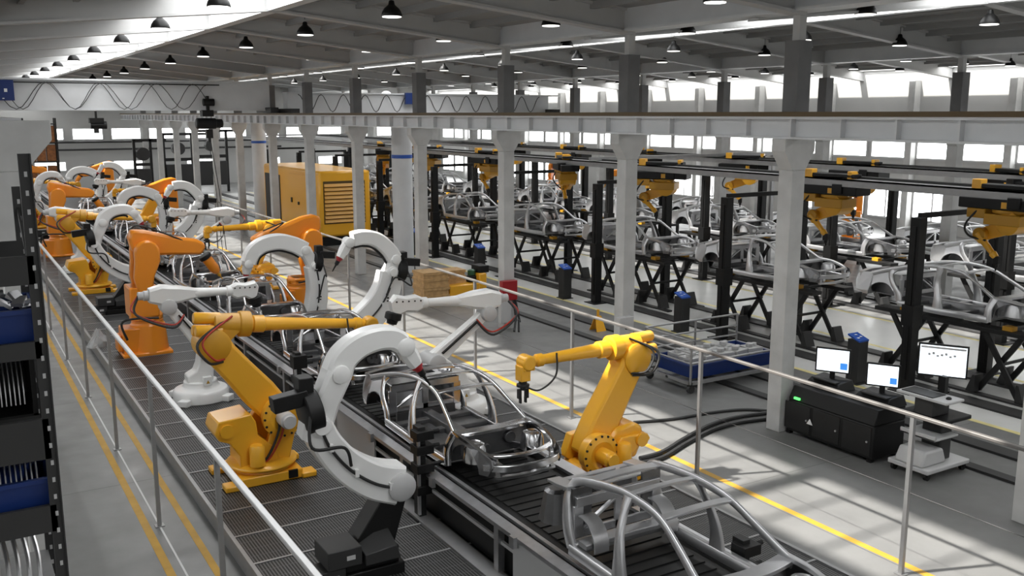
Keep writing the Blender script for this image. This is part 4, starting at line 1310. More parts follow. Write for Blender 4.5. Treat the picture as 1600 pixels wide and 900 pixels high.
    nz.sweep([(-0.55, 2.08, 0.20), (0, 2.14, 0.19), (0.55, 2.08, 0.20)], 0.08, 0.06, side=(0, 1, 0), smooth=4)
    nz.build('radiator_frame', BM, t)
    bp = MB().sweep([(-0.72, 2.02, 0.40), (-0.45, 2.22, 0.40), (0, 2.30, 0.40), (0.45, 2.22, 0.40), (0.72, 2.02, 0.40)], 0.06, 0.11, side=(0, 1, 0), smooth=6)
    bp.build('bumper_beam', BM, t)
    return t


GC, GCR = 'bare car bodies on the robot line', 'bare car bodies on the scissor lifts'
CS = (0.94, 1.085, 0.91)
car = make_car((7.14, 13.7, CZ + 0.02), 'bare car body in the middle of the robot line, under the yellow robot arm', GC)
car.rotation_euler = (0, 0, PI)
car.scale = CS
c1 = make_car((7.07, 8.0, CZ + 0.02), 'nearest bare car body at the lower right, open roof frame cut by the picture edge', GC, short=True)
c1.rotation_euler = (0, 0, PI)
c1.scale = (0.92, 1.02, 0.92)
# lamp ring on the nose of the nearest body
MB().rings((0.30, 1.62, 0.66), (0, 0, 1), [(0, 0.125), (0.015, 0.135), (0.03, 0.125), (0.035, 0.085), (0.02, 0.075), (0.02, 0.02)], 28).build('strut_mount', STEEL, c1)
for i, (y, lab) in enumerate(((19.4, 'bare car body behind the curved arm of the nearest white robot'), (25.2, 'bare car body beyond the slim yellow forearm'), (31.0, 'bare car body under the tip of the front orange robot'), (36.8, 'bare car body on the line beyond the front orange robot'),
                              (42.6, 'bare car body between the second pair of yellow robots'), (48.4, 'small distant bare car body beside the far orange robot'), (54.2, 'bare car body at the far end of the robot line'))):
    dup(car, (7.14, y, CZ + 0.02), lab, GC)

# ================================================================ lift bay
GS, GP, GK = 'scissor lifts', 'black lift post pairs', 'blue-topped control pillars'


def make_lift(loc, label):
    t = thing('scissor_lift', loc, label, 'lift', GS)
    zt = 1.55
    MB().box2((-0.85, -2.1, zt), (-0.45, 2.1, zt + 0.10)).box2((0.45, -2.1, zt), (0.85, 2.1, zt + 0.10)).box2((-0.5, -1.3, zt + 0.01), (0.5, -1.15, zt + 0.07)).box2((-0.5, 1.15, zt + 0.01), (0.5, 1.3, zt + 0.07)).build('platform', DARK, t, smooth=False, bevel=0.01)
    for sx in (-0.72, 0.72):
        MB().box2((sx - 0.10, -2.3, 0.0), (sx + 0.10, 2.3, 0.05)).build('base_rail', CHAR, t, smooth=False)
    for yc in (-1.25, 1.25):
        for x in (-0.62, 0.62):
            MB().bar((x - 0.06, yc - 0.52, 0.1), (x - 0.06, yc + 0.44, zt), 0.06, 0.13, up=(0, 0, 1)).build('scissor_arm', DARK, t, smooth=False)
            MB().bar((x + 0.06, yc + 0.52, 0.1), (x + 0.06, yc - 0.44, zt), 0.06, 0.13, up=(0, 0, 1)).build('scissor_arm', DARK, t, smooth=False)
        MB().cyl((-0.72, yc, zt / 2 + 0.03), (0.72, yc, zt / 2 + 0.03), 0.04, n=10).build('cross_shaft', DARK, t)
        for sy in (-1, 1):
            for sx in (-0.62, 0.62):
                y0, y1 = yc + sy * 0.50, yc + sy * 0.66
                MB().add([(sx - 0.17, y0, 0.05), (sx + 0.17, y0, 0.05), (sx + 0.17, y1 + sy * 0.05, 0.05), (sx - 0.17, y1 + sy * 0.05, 0.05), (sx - 0.17, y0, 0.46), (sx + 0.17, y0, 0.46), (sx + 0.17, y1 - sy * 0.10, 0.46), (sx - 0.17, y1 - sy * 0.10, 0.46)], [(0, 3, 2, 1), (4, 5, 6, 7), (0, 1, 5, 4), (1, 2, 6, 5), (2, 3, 7, 6), (3, 0, 4, 7)]).build('foot_cover', CHAR, t, smooth=False)
    for sx in (-0.65, 0.65):
        for sy in (-1.4, 1.3):
            MB().box2((sx - 0.1, sy - 0.12, zt + 0.10), (sx + 0.1, sy + 0.12, zt + 0.20)).build('support_pad', YELLOWD, t, smooth=False)
    return t


def make_posts(loc, span, h, label, group=GP):
    t = thing('lift_post_pair', loc, label, 'post', group)
    for x in (0, span):
        MB().box2((x - 0.13, -0.13, 0), (x + 0.13, 0.13, h)).box2((x - 0.16, -0.05, 0.3), (x + 0.16, 0.05, h - 0.2)).box2((x - 0.3, -0.3, 0), (x + 0.3, 0.3, 0.03)).build('post', BLACK, t, smooth=False, bevel=0.01)
    MB().box2((0, -0.05, h - 0.02), (span, 0.05, h + 0.10)).build('cross_bar', BLACK, t, smooth=False)
    MB().box2((-0.18, -0.16, 1.6), (0.18, 0.16, 2.1)).build('carriage', BLACK, t, smooth=False)
    return t


def make_kiosk(loc, label):
    t = thing('control_pillar', loc, label, 'control pillar', GK)
    MB().box2((-0.17, -0.17, 0.03), (0.17, 0.17, 1.10)).box2((-0.22, -0.22, 0), (0.22, 0.22, 0.03)).build('body', CHAR, t, smooth=False, bevel=0.01)
    tp = MB().add([(-0.175, -0.175, 1.06), (0.175, -0.175, 1.06), (0.175, 0.175, 1.18), (-0.175, 0.175, 1.18), (-0.175, -0.175, 1.10), (0.175, -0.175, 1.10), (0.175, 0.175, 1.22), (-0.175, 0.175, 1.22)], [(0, 3, 2, 1), (4, 5, 6, 7), (0, 1, 5, 4), (1, 2, 6, 5), (2, 3, 7, 6), (3, 0, 4, 7)]).build('panel', BLUEL, t, smooth=False)
    sm = MB()
    for (x, y) in ((-0.08, -0.06), (0.06, -0.02), (0.0, 0.08)):
        z = 1.10 + (y + 0.175) * 0.12 / 0.35 + 0.004
        sm.box((x, y, z), (0.07, 0.05, 0.01))
    sm.build('button', WHITE, tp)
    return t


XA, XB = 21.2, 27.4
YA = [13.8 + 6.25 * i for i in range(9)]
lift = post = kiosk = lcar = None
CSR = (0.98, 1.13, 0.98)
LN = ['nearest', 'second', 'third', 'fourth', 'fifth', 'sixth', 'seventh', 'eighth', 'ninth']
ZL = 1.67
for i, y in enumerate(YA):
    n = LN[i]
    lab = '%s black scissor lift of the front row, standing on the bright floor' % n
    if lift is None:
        lift = make_lift((XA, y - 0.3, 0), lab)
    else:
        dup(lift, (XA, y - 0.3, 0), lab)
    if i > 0:
        dup(lcar, (XA, y, ZL), '%s bare car body raised on the front row of scissor lifts' % n, GCR, sc=CSR)
    else:
        lcar = make_car((XA, y, ZL), 'large bare car body on the nearest scissor lift at the right edge', GCR, metal=BODY2)
        lcar.rotation_euler = (0, 0, PI)
        lcar.scale = CSR
    lab = '%s pair of tall black lift posts along the front lift row' % n
    if post is None:
        post = make_posts((19.3, y - 0.05, 0), 3.1, 4.15, lab)
    else:
        dup(post, (19.3, y - 0.05, 0), lab)
    lab = '%s dark control pillar with blue top in front of the lifts' % n
    if kiosk is None:
        kiosk = make_kiosk((18.85, y + 1.05, 0), lab)
    elif i != 5:
        dup(kiosk, (18.85, y + 1.22, 0), lab)
YB = [16.0 + 6.25 * i for i in range(9)]
for i, y in enumerate(YB):
    n = LN[i]
    dup(lift, (XB, y - 0.3, 0), '%s black scissor lift of the second row' % n)
    dup(lcar, (XB, y, ZL), '%s bare car body on the second row of lifts' % n, GCR, sc=CSR)
    dup(post, (25.8, y - 0.55, 0), '%s pair of tall black posts along the second lift row' % n)
    if i % 2 == 1:
        dup(kiosk, (29.4, y + 2.2, 0), '%s dark control pillar beyond the second lift row' % LN[i // 2])
for i in range(6):
    y = 22 + 7.0 * i
    dup(lcar, (33.6, y, ZL - 0.5), '%s bare car body on the third track near the right wall' % LN[i], GCR, sc=CSR)
    tr = thing('car_carrier', (33.6, y, 0), '%s dark floor carrier under a car body of the third track' % LN[i], 'carrier', 'floor carriers')
    MB().box2((-0.8, -2.2, 0.9), (0.8, 2.2, 1.1)).build('deck', DARK, tr, smooth=False)
    for sx in (-0.6, 0.6):
        for sy in (-1.8, 1.8):
            MB().box2((sx - 0.06, sy - 0.06, 0), (sx + 0.06, sy + 0.06, 0.9)).build('leg', DARK, tr, smooth=False)

# ---------------------------------------------------------------- overhead rails with hanging yellow robots
def overhead_rail(x, y0, y1, z, label):
    t = thing('overhead_rail', (x, y0, z), label, 'rail')
    n = y1 - y0
    MB().box2((-0.32, 0, 0.16), (0.32, n, 0.20)).box2((-0.32, 0, 0), (-0.26, n, 0.20)).box2((0.26, 0, 0), (0.32, n, 0.20)).build('beam', RAILM, t, smooth=False)
    MB().box2((0.10, 0, 0.20), (0.30, n, 0.26)).build('cable_tray', CHAR, t, smooth=False)
    return t


overhead_rail(20.6, 4, 74, 4.62, 'grey overhead rail above the front lift row')
overhead_rail(26.6, 4, 74, 4.62, 'grey overhead rail above the second lift row')
# light frames carrying the rails
GH = 'rail support portals'
pp = None
for i in range(4):
    y = 6.0 + 22.0 * i
    lab = '%s thin grey portal carrying the overhead rails of the lift bay' % ORD[i]
    if pp is None:
        pp = thing('rail_portal', (20.0, y, 0), lab, 'portal', GH)
        MB().box2((9.4, -0.06, 0), (9.55, 0.06, 4.9)).build('post', RAILM, pp, smooth=False)
        MB().box2((0.2, -0.06, 4.84), (9.6, 0.06, 4.96)).build('cross_beam', RAILM, pp, smooth=False)
    else:
        dup(pp, (20.0, y, 0), lab)


def make_hung(loc, label):
    t = thing('hanging_robot', loc, label, 'robot', 'hanging yellow robots')
    MB().box2((-0.34, -0.95, -0.24), (0.34, 0.95, 0.0)).box2((-0.40, -0.55, -0.20), (0.40, -0.25, 0.06)).box2((-0.28, -0.8, 0.22), (0.12, 0.7, 0.32)).build('carriage', BLACK, t, bevel=0.02)
    MB().box2((-0.30, 0.45, 0.20), (-0.06, 0.68, 0.42)).build('valve_box', YELLOW, t, bevel=0.015)
    MB().box2((-0.28, -0.75, 0.20), (0.0, -0.62, 0.40)).build('valve_box', YELLOW, t, bevel=0.015)
    MB().box2((-0.348, -0.5, -0.20), (-0.338, -0.1, -0.06)).build('type_plate', YELLOW, t)
    c = 0.62
    Z = lambda z: -0.24 + (z + 0.34) * c
    S = lambda p: (p[0] * 0.8, p[1] * 0.8, Z(p[2]))
    MB().rings((0, -0.1, -0.24), (0, 0, -1), [(0, 0.36), (0.08, 0.36), (0.09, 0.28), (0.2, 0.28)], 20).box2((-0.34, -0.55, Z(-0.90)), (0.34, 0.30, Z(-0.50))).box2((-0.30, 0.30, Z(-0.70)), (0.10, 0.75, Z(-0.34))).build('turret', YELLOWD, t, bevel=0.02)
    MB().rings((-0.30, -0.24, Z(-0.80)), (1, 0, 0), [(0, 0.22), (0.02, 0.27), (0.60, 0.27), (0.62, 0.22)], 20).build('shoulder_joint', YELLOW, t)
    MB().sweep([S((0.26, -0.3, -0.80)), S((0.26, 0.2, -1.10)), S((0.26, 0.7, -1.35))], 0.18, [0.42, 0.34, 0.30], side=(1, 0, 0)).build('upper_arm', YELLOW, t)
    MB().rings(S((-0.05, 0.72, -1.36)), (1, 0, 0), [(0, 0.14), (0.02, 0.16), (0.34, 0.16), (0.36, 0.13)], 18).build('elbow_joint', YELLOWD, t)
    MB().rings(S((0.05, 0.80, -1.36)), (0, -0.62, -0.62), [(0, 0.12), (0.2, 0.11), (0.24, 0.08), (0.55, 0.065), (0.58, 0.09), (0.7, 0.07)], 16).build('forearm', YELLOW, t)
    e = V(S((0.05, 0.80, -1.36))) + V((0, -0.62, -0.62)).normalized() * 0.7
    MB().box(e + V((0, -0.02, -0.06)), (0.12, 0.14, 0.18)).rings(e + V((0, -0.02, -0.15)), (0, 0, -1), [(0, 0.05), (0.07, 0.05), (0.08, 0.025), (0.16, 0.015)], 10).build('tool', BLACK, t, bevel=0.01)
    MB().tube([(-0.22, 0.4, -0.15), (-0.36, 0.7, -0.6), (-0.15, 0.75, -0.9), (0.0, 0.4, -1.0)], 0.025, 8, smooth=6).build('hose', RUBBER, t)
    return t


hung = None
i = 0
for x, ys, nm in ((20.6, (12.5, 17.4, 24.5, 30.1, 36.0, 42.0, 47.5), 'front'), (26.6, (16.0, 21.4, 26.7, 32.5, 38.2, 44.0), 'second')):
    for j, y in enumerate(ys):
        lab = '%s yellow robot hanging from the %s overhead rail' % (LN[j], nm)
        if hung is None:
            hung = make_hung((x, y, 4.62), lab)
        else:
            dup(hung, (x, y, 4.62), lab, rz=(j % 3) * 0.5 - 0.4)
# standing orange robots near the right wall
for i, (u, v, lab) in enumerate(((1328, 388, 'orange robot standing by the right wall behind the lifts'), (1090, 300, 'distant orange robot by the right wall, farther up the bay'), (955, 300, 'orange robot far up the bay by the right wall, behind the column'))):
    p = at_z(u, v, 0) if i == 0 else V((38.0, (47.5, 57.0)[i - 1], 0))
    o = dup(R_OL, (p.x, p.y, 0.05), lab, 'orange robots by the right wall', rz=(0.6, 2.4, 0.3)[i])
    tag(MB().box2((-2.0, -3.0, 0), (2.0, 3.0, 0.05)).build('robot_plinth', CHAR, loc=(p.x, p.y, 0), smooth=False), 'dark floor plinth under the %s' % ('orange robot by the right wall', 'distant orange robot up the bay', 'farthest orange robot of the bay')[i], 'plinth')
# ================================================================ yellow generator container
g0 = at_z(440, 430, 0)
gx0, gx1, gy0, gy1 = 16.0, 18.7, 44.8, 54.0
zt = at_y(560, 266, gy0).z
gen = thing('generator', ((gx0 + gx1) / 2, (gy0 + gy1) / 2, 0), 'big yellow generator housing with louvred end behind the columns', 'generator')
hx, hy = (gx1 - gx0) / 2, (gy1 - gy0) / 2
MB().box2((-hx, -hy, 0.45), (hx, hy, zt)).build('housing', YELLOW, gen, bevel=0.12)
MB().box2((-hx + 0.1, -hy + 0.1, 0), (hx - 0.1, hy - 0.1, 0.45)).build('skid', BLACK, gen)
lo = MB()
for k in range(10):
    z = 1.15 + k * (zt - 1.75) / 10
    lo.add([(-hx + 0.25, -hy - 0.01, z), (hx - 0.35, -hy - 0.01, z), (hx - 0.35, -hy - 0.09, z + 0.03), (-hx + 0.25, -hy - 0.09, z + 0.03), (-hx + 0.25, -hy - 0.01, z + 0.17), (hx - 0.35, -hy - 0.01, z + 0.17)],
           [(0, 1, 2, 3), (3, 2, 5, 4), (0, 3, 4), (1, 5, 2)])
MB().box2((-hx + 0.2, -hy - 0.006, 1.1), (hx - 0.3, -hy + 0.0, zt - 0.5)).build('louvre_recess', BROWN, gen)
lo.build('louvre', YELLOWD, gen, smooth=False)
d = MB().box2((-hx - 0.03, -hy + 0.5, 0.6), (-hx + 0.0, -hy + 4.6, zt - 0.3)).build('door', YELLOW, gen, bevel=0.012)
MB().box2((-hx - 0.08, -hy + 4.1, 1.9), (-hx - 0.03, -hy + 4.25, 2.15)).box2((-hx - 0.08, -hy + 3.0, 1.85), (-hx - 0.03, -hy + 3.15, 2.0)).build('door_handle', BLACK, d)
MB().box2((-hx - 0.02, hy - 3.0, 0.7), (-hx + 0.0, hy - 0.3, zt - 0.5)).build('radiator_grille', BLACK, gen)

# round white ducts with blue bands
for (u, v, x, r, vb, lab) in ((629, 405, 16.35, 0.42, 245, 'thick round white pillar with a blue band beside a column'), (408, 335, 16.35, 0.42, 222, 'farther round white pillar with a blue band left of the generator')):
    p = at_x(u, 300, x)
    t = thing('round_pillar', (x, p.y, 0), lab, 'pillar', 'round white pillars')
    MB().cyl((0, 0, 0), (0, 0, 6.0), r, n=32).build('shaft', BEAMW, t)
    zb = at_y(u, vb, p.y - r).z
    MB().cyl((0, 0, zb - 0.07), (0, 0, zb + 0.07), r + 0.012, n=32).build('blue_band', BLUEL, t)

# crates and pallet truck
p = at_z(674, 474, 0)
for k, (dx, dy, z, s, lab) in enumerate(((0, 0, 0, (1.0, 0.9, 0.62), 'wooden crate at the bottom of the stack behind the right railing'), (0.0, 0.02, 0.62, (1.0, 0.9, 0.55), 'wooden crate at the top of the stack behind the right railing'), (1.05, 0.25, 0, (0.8, 0.8, 0.6), 'wooden crate on the floor at the right of the stack'), (1.0, 0.3, 0.60, (0.7, 0.7, 0.50), 'small wooden crate on top at the right of the stack'))):
    t = thing('wooden_crate', (p.x + dx, p.y + dy, z), lab, 'crate', 'wooden crates')
    sx, sy, sz = s[0] / 2, s[1] / 2, s[2]
    MB().box2((-sx + 0.03, -sy + 0.03, 0.0), (sx - 0.03, sy - 0.03, sz - 0.02)).build('body', WOOD, t)
    b = MB()
    for z2 in (0.05, sz * 0.5, sz - 0.05):
        b.box2((-sx, -sy, z2 - 0.05), (sx, sy, z2 + 0.04))
    b.build('batten', WOOD, t, smooth=False, bevel=0.004)
p = at_z(722, 470, 0)
t = thing('pallet_truck', (p.x + 0.3, p.y + 0.2, 0.0), 'yellow pallet truck with a black motor beside the wooden crates', 'truck')
MB().box2((-0.9, -0.45, 0.10), (0.3, 0.45, 0.62)).box2((0.3, -0.4, 0.10), (0.6, 0.4, 0.95)).build('chassis', YELLOW, t, bevel=0.04)
MB().box2((0.35, -0.3, 0.95), (0.75, 0.3, 1.20)).rings((0.2, 0, 0.62), (0, 0, 1), [(0, 0.2), (0.2, 0.2), (0.25, 0.12)], 16).build('motor', BLACK, t, bevel=0.02)
MB().rings((0.2, 0.0, 0.86), (0, 0, 1), [(0, 0.14), (0.16, 0.14), (0.2, 0.08)], 16).build('green_tank', mat('dark_green', (0.02, 0.09, 0.04), 0.4), t)
for sx in (-0.6, 0.4):
    for sy in (-0.35, 0.35):
        MB().cyl((sx, sy - 0.05, 0.1), (sx, sy + 0.05, 0.1), 0.1, n=16).build('wheel', BLACK, t)

# red electric box and cables on the third column
c3 = 24.5
t = thing('electric_box', (14.4, c3 - 0.30, 0), 'dark red electric box with black cables on the column behind the white robot', 'electric box')
a, b = at_y(783, 470, c3 - 0.3), at_y(806, 437, c3 - 0.3)
MB().box2((a.x - 14.4, -0.10, a.z), (b.x - 14.4, 0.10, b.z)).build('red_housing', RED, t, bevel=0.015)
a2, b2 = at_y(781, 505, c3 - 0.3), at_y(797, 470, c3 - 0.3)
MB().box2((a2.x - 14.4, -0.08, a2.z), (b2.x - 14.4, 0.10, b2.z)).build('grey_housing', LGREY, t, bevel=0.01)
q = b.x - 14.4
MB().tube([(q - 0.12, -0.05, a.z), (q - 0.06, -0.12, a.z - 0.6), (q - 0.10, -0.16, 0.3), (q - 0.3, -0.4, 0.04)], 0.035, 8, smooth=8).build('cable', RUBBER, t)
MB().tube([(q - 0.05, -0.05, a.z), (q + 0.05, -0.14, a.z - 0.65), (q + 0.0, -0.18, 0.3), (q - 0.2, -0.5, 0.04)], 0.035, 8, smooth=8).build('cable', RUBBER, t)
# grey control box on the second column and a yellow floor sign
t = thing('junction_box', (14.6, 18.65 - 0.28, 1.2), 'small pale grey junction box on the column above the large yellow robot', 'junction box')
MB().box2((-0.42, -0.1, -0.2), (0.02, 0.1, 0.3)).build('housing', LGREY, t, bevel=0.01)
MB().box2((-0.25, -0.12, 0.0), (-0.15, -0.1, 0.08)).build('knob', BLACK, t)
p = at_z(934, 516, 0)
t = thing('floor_sign', (p.x, p.y, 0), 'yellow folding warning sign standing on the floor before the column', 'sign')
MB().add([(-0.22, -0.25, 0), (0.22, -0.25, 0), (0.13, -0.03, 0.62), (-0.13, -0.03, 0.62), (-0.22, -0.22, 0), (0.22, -0.22, 0), (0.13, 0.0, 0.62), (-0.13, 0.0, 0.62)], [(0, 1, 2, 3), (7, 6, 5, 4), (0, 4, 5, 1), (1, 5, 6, 2), (2, 6, 7, 3), (3, 7, 4, 0)]).add([(-0.22, 0.25, 0), (0.22, 0.25, 0), (0.13, 0.03, 0.62), (-0.13, 0.03, 0.62), (-0.22, 0.22, 0), (0.22, 0.22, 0), (0.13, 0.0, 0.62), (-0.13, 0.0, 0.62)], [(3, 2, 1, 0), (4, 5, 6, 7), (0, 1, 5, 4), (1, 2, 6, 5), (2, 3, 7, 6), (3, 0, 4, 7)]).build('panel', YELLOW, t)
MB().cyl((0, 0, 0.62), (0, 0, 0.90), 0.05, n=10).build('lamp_head', YELLOW, t)
t.scale = (0.8, 0.8, 0.72)

# trolley with blue bin and metal parts
p0 = at_z(1018, 592, 0)
p1 = at_z(1196, 590, 0)
tc_ = V((16.2, 17.0, 0))
t = thing('parts_trolley', tc_, 'grey wheeled trolley with tubular end frames behind the right railing', 'trolley')
tw, td = 1.55, 0.85
MB().box2((-tw, -td, 0.22), (tw, -td + 0.07, 0.30)).box2((-tw, td - 0.07, 0.22), (tw, td, 0.30)).box2((-tw, -td, 0.22), (-tw + 0.07, td, 0.30)).box2((tw - 0.07, -td, 0.22), (tw, td, 0.30)).box2((-tw, -0.04, 0.22), (tw, 0.04, 0.28)).build('frame', RAILM, t, smooth=False)
rl = MB()
for (x, y) in ((-tw, -td), (-tw, td), (tw, -td), (tw, td), (0.1, td)):
    rl.cyl((x, y, 0.25), (x, y, 1.30), 0.03, n=10)
for z in (0.75, 1.0, 1.30):
    rl.cyl((-tw, td, z), (tw, td, z), 0.025, n=8)
    rl.cyl((-tw, -td, z), (-tw, td, z), 0.02, n=8)
rl.cyl((-tw, -td, 0.75), (tw, -td, 0.75), 0.03, n=8)
rl.build('hoop', RAILM, t)
for sx in (-1, 1):
    for sy in (-1, 1):
        MB().cyl((sx * (tw - 0.1), sy * (td - 0.1) - 0.04, 0.10), (sx * (tw - 0.1), sy * (td - 0.1) + 0.04, 0.10), 0.10, n=14).box2((sx * (tw - 0.1) - 0.05, sy * (td - 0.1) - 0.06, 0.12), (sx * (tw - 0.1) + 0.05, sy * (td - 0.1) + 0.06, 0.22)).build('caster', CHAR, t)


def bin_mesh(w, d, h, th=0.03, fl=0.06):
    mb = MB()
    o0 = [(-w + fl, -d + fl), (w - fl, -d + fl), (w - fl, d - fl), (-w + fl, d - fl)]
    o1 = [(-w, -d), (w, -d), (w, d), (-w, d)]
    i1 = [(x - th * (1 if x > 0 else -1), y - th * (1 if y > 0 else -1)) for x, y in o1]
    i0 = [(x - th * (1 if x > 0 else -1), y - th * (1 if y > 0 else -1)) for x, y in o0]
    ps = [(x, y, 0) for x, y in o0] + [(x, y, h) for x, y in o1] + [(x, y, h) for x, y in i1] + [(x, y, th) for x, y in i0]
    fs = [(3, 2, 1, 0)]
    for k in range(4):
        j = (k + 1) % 4
        fs += [(k, j, 4 + j, 4 + k), (4 + k, 4 + j, 8 + j, 8 + k), (8 + k, 8 + j, 12 + j, 12 + k)]
    fs.append((12, 13, 14, 15))
    mb.add(ps, fs)
    mb.box2((-w - 0.02, -d - 0.02, h - 0.04), (-w + 0.01, d + 0.02, h)).box2((w - 0.01, -d - 0.02, h - 0.04), (w + 0.02, d + 0.02, h)).box2((-w, -d - 0.02, h - 0.04), (w, -d + 0.01, h)).box2((-w, d - 0.01, h - 0.04), (w, d + 0.02, h))
    return mb


tag(bin_mesh(1.35, 0.68, 0.34).build('blue_bin', BLUE, smooth=False, loc=(tc_.x, tc_.y, 0.30)), 'long blue bin full of metal castings on the grey trolley', 'bin')
rnd = random.Random(3)
CASTM = mat('cast_metal', (0.52, 0.52, 0.52), 0.4, metal=0.4)
for k in range(9):
    x = tc_.x - 1.0 + (k % 5) * 0.5 + rnd.uniform(-0.05, 0.05)
    y = tc_.y - 0.26 + (k // 5) * 0.5
    m = MB().box2((-0.22, -0.20, -0.115), (0.22, 0.20, 0.22)).cyl((-0.1, -0.05, 0.22), (-0.1, -0.05, 0.32), 0.09, n=14).cyl((0.12, 0.04, 0.22), (0.12, 0.04, 0.29), 0.06, n=12).box2((-0.26, -0.06, 0.05), (0.26, 0.06, 0.15))
    o = m.build('metal_casting', CASTM, bevel=0.012, loc=(x, y, 0.52))
    o.rotation_euler = (0, 0, rnd.uniform(-0.25, 0.25))
    tag(o, 'grey metal casting lying in the blue bin on the trolley', 'metal part', 'castings in the blue trolley bin')

# ================================================================ black machine cabinet, monitors, console
cab = thing('machine_cabinet', (15.0, 12.02, 0), 'long low black machine cabinet at the foot of the nearest column', 'cabinet')
W, D, Hh = 1.05, 0.46, 1.03
ca, cbx = at_z(1235, 680, 0), at_z(1395, 722, 0)
# the long side lies along Y
MB().box2((-D, -W, 0.08), (D, W, Hh * 0.72)).build('body', BLACK, cab, bevel=0.03)
MB().add([(-D, -W, Hh * 0.72), (D, -W, Hh * 0.72), (D, W, Hh * 0.72), (-D, W, Hh * 0.72), (-D + 0.12, -W + 0.02, Hh), (D, -W + 0.02, Hh), (D, W - 0.02, Hh), (-D + 0.12, W - 0.02, Hh)], [(0, 3, 2, 1), (4, 5, 6, 7), (0, 1, 5, 4), (1, 2, 6, 5), (2, 3, 7, 6), (3, 0, 4, 7)]).build('top_cover', BLACK, cab, bevel=0.02)
for k in range(3):
    dd = MB().box2((-D - 0.015, -W + 0.05 + k * 0.73, 0.14), (-D, -W + 0.70 + k * 0.73, Hh * 0.68)).build('door', DARK, cab, bevel=0.01)
    MB().cyl((-D - 0.04, -W + 0.12 + k * 0.73, 0.42), (-D - 0.015, -W + 0.12 + k * 0.73, 0.42), 0.02, n=10).build('door_knob', STEEL, dd)
MB().box2((-D - 0.02, W - 0.30, Hh * 0.76), (-D + 0.02, W - 0.16, Hh * 0.80)).build('status_lamp', GREENL, cab)
MB().add([(-D - 0.02, W - 0.52, 0.36), (-D - 0.02, W - 0.68, 0.36), (-D - 0.02, W - 0.60, 0.48)], [(0, 1, 2)]).build('white_sticker', WHITE, cab)
for k in range(4):
    MB().box2((-D + 0.05 + (k % 2) * 0.7, -W + 0.06 + (k // 2) * 2.0, 0), (-D + 0.15 + (k % 2) * 0.7, -W + 0.16 + (k // 2) * 2.0, 0.08)).build('foot', BLACK, cab)


def monitor(loc, w, h, rz, label, stand=True, big=False):
    t = thing('monitor', loc, label, 'monitor', None, rz)
    z0 = 0.30
    MB().box2((-w / 2 - 0.03, -0.02, z0 - 0.03), (w / 2 + 0.03, 0.035, z0 + h + 0.03)).build('bezel', BLACK, t, bevel=0.006)
    sc = MB().box2((-w / 2, -0.026, z0), (w / 2, -0.018, z0 + h)).build('screen', SCREEN, t)
    if big:
        g = MB()
        for k in range(7):
            g.box2((-w * 0.32 + k * w * 0.09, -0.030, z0 + h * (0.66 + 0.04 * math.sin(k * 2.1))), (-w * 0.32 + k * w * 0.09 + w * 0.05, -0.027, z0 + h * (0.68 + 0.05 * math.sin(k * 2.1) + 0.05)))
        g.box2((-w * 0.48, -0.030, z0 + h * 0.90), (w * 0.48, -0.027, z0 + h * 0.96))
        g.build('screen_diagram', LGREY, sc)
    else:
        MB().box2((w * 0.24, -0.030, z0 + h * 0.12), (w * 0.46, -0.027, z0 + h * 0.42)).build('screen_icon', SCREENB, sc)
    MB().box2((-0.05, 0.0, 0.02), (0.05, 0.05, z0)).box2((-0.16, -0.10, 0.0), (0.16, 0.14, 0.025)).build('stand', BLACK, t)
    return t


CZT = Hh
for (y, lab1, lab2, w) in ((12.55, 'lit monitor on the far end of the black cabinet', 'black control unit under the far monitor', 0.62), (11.35, 'lit monitor on the near end of the black cabinet', 'black control unit under the near monitor', 0.55)):
    u = thing('control_unit', (15.1, y, CZT), lab2, 'control unit')
    MB().add([(-0.28, -0.42, 0), (0.32, -0.42, 0), (0.32, 0.42, 0), (-0.28, 0.42, 0), (-0.10, -0.36, 0.16), (0.28, -0.36, 0.20), (0.28, 0.36, 0.20), (-0.10, 0.36, 0.16)], [(0, 3, 2, 1), (4, 5, 6, 7), (0, 1, 5, 4), (1, 2, 6, 5), (2, 3, 7, 6), (3, 0, 4, 7)]).build('housing', BLACK, u, bevel=0.012)
    MB().box2((-0.15, -0.3, 0.155), (0.0, 0.3, 0.18)).build('key_panel', CHAR, u)
    monitor((15.2, y, CZT + 0.03), w, w * 0.72, -PI / 2 + 0.55, lab1)

# wheeled console with big screen
p = at_z(1462, 742, 0)
con = thing('diagnostic_console', (15.25, 10.28, 0), 'grey wheeled diagnostic console with keyboard tray at the right', 'console')
MB().box2((-0.62, -0.42, 0.13), (0.62, 0.42, 0.22)).build('chassis', LGREY, con, bevel=0.02)
MB().add([(-0.62, -0.3, 0.22), (0.10, -0.3, 0.22), (0.10, 0.3, 0.22), (-0.62, 0.3, 0.22), (-0.50, -0.28, 0.50), (0.0, -0.28, 0.50), (0.0, 0.28, 0.50), (-0.50, 0.28, 0.50)], [(0, 3, 2, 1), (4, 5, 6, 7), (0, 1, 5, 4), (1, 2, 6, 5), (2, 3, 7, 6), (3, 0, 4, 7)]).build('drive_cover', LGREY, con, bevel=0.04)
MB().box2((0.02, -0.20, 0.22), (0.34, 0.20, 1.02)).build('column_body', CHAR, con, bevel=0.02)
MB().box2((-0.40, -0.36, 0.70), (0.30, 0.36, 0.74)).box2((-0.40, -0.36, 0.70), (-0.36, 0.36, 0.80)).build('tray', LGREY, con, bevel=0.01)
MB().box2((-0.34, -0.46, 1.02), (0.50, 0.46, 1.10)).build('shelf', BLACK, con, bevel=0.02)
MB().box2((-0.30, -0.20, 1.10), (0.20, 0.18, 1.42)).build('instrument_box', CHAR, con, bevel=0.02)
kb = MB().box2((-0.38, -0.52, 1.42), (0.14, 0.52, 1.47)).build('keyboard_tray', LGREY, con, bevel=0.015)
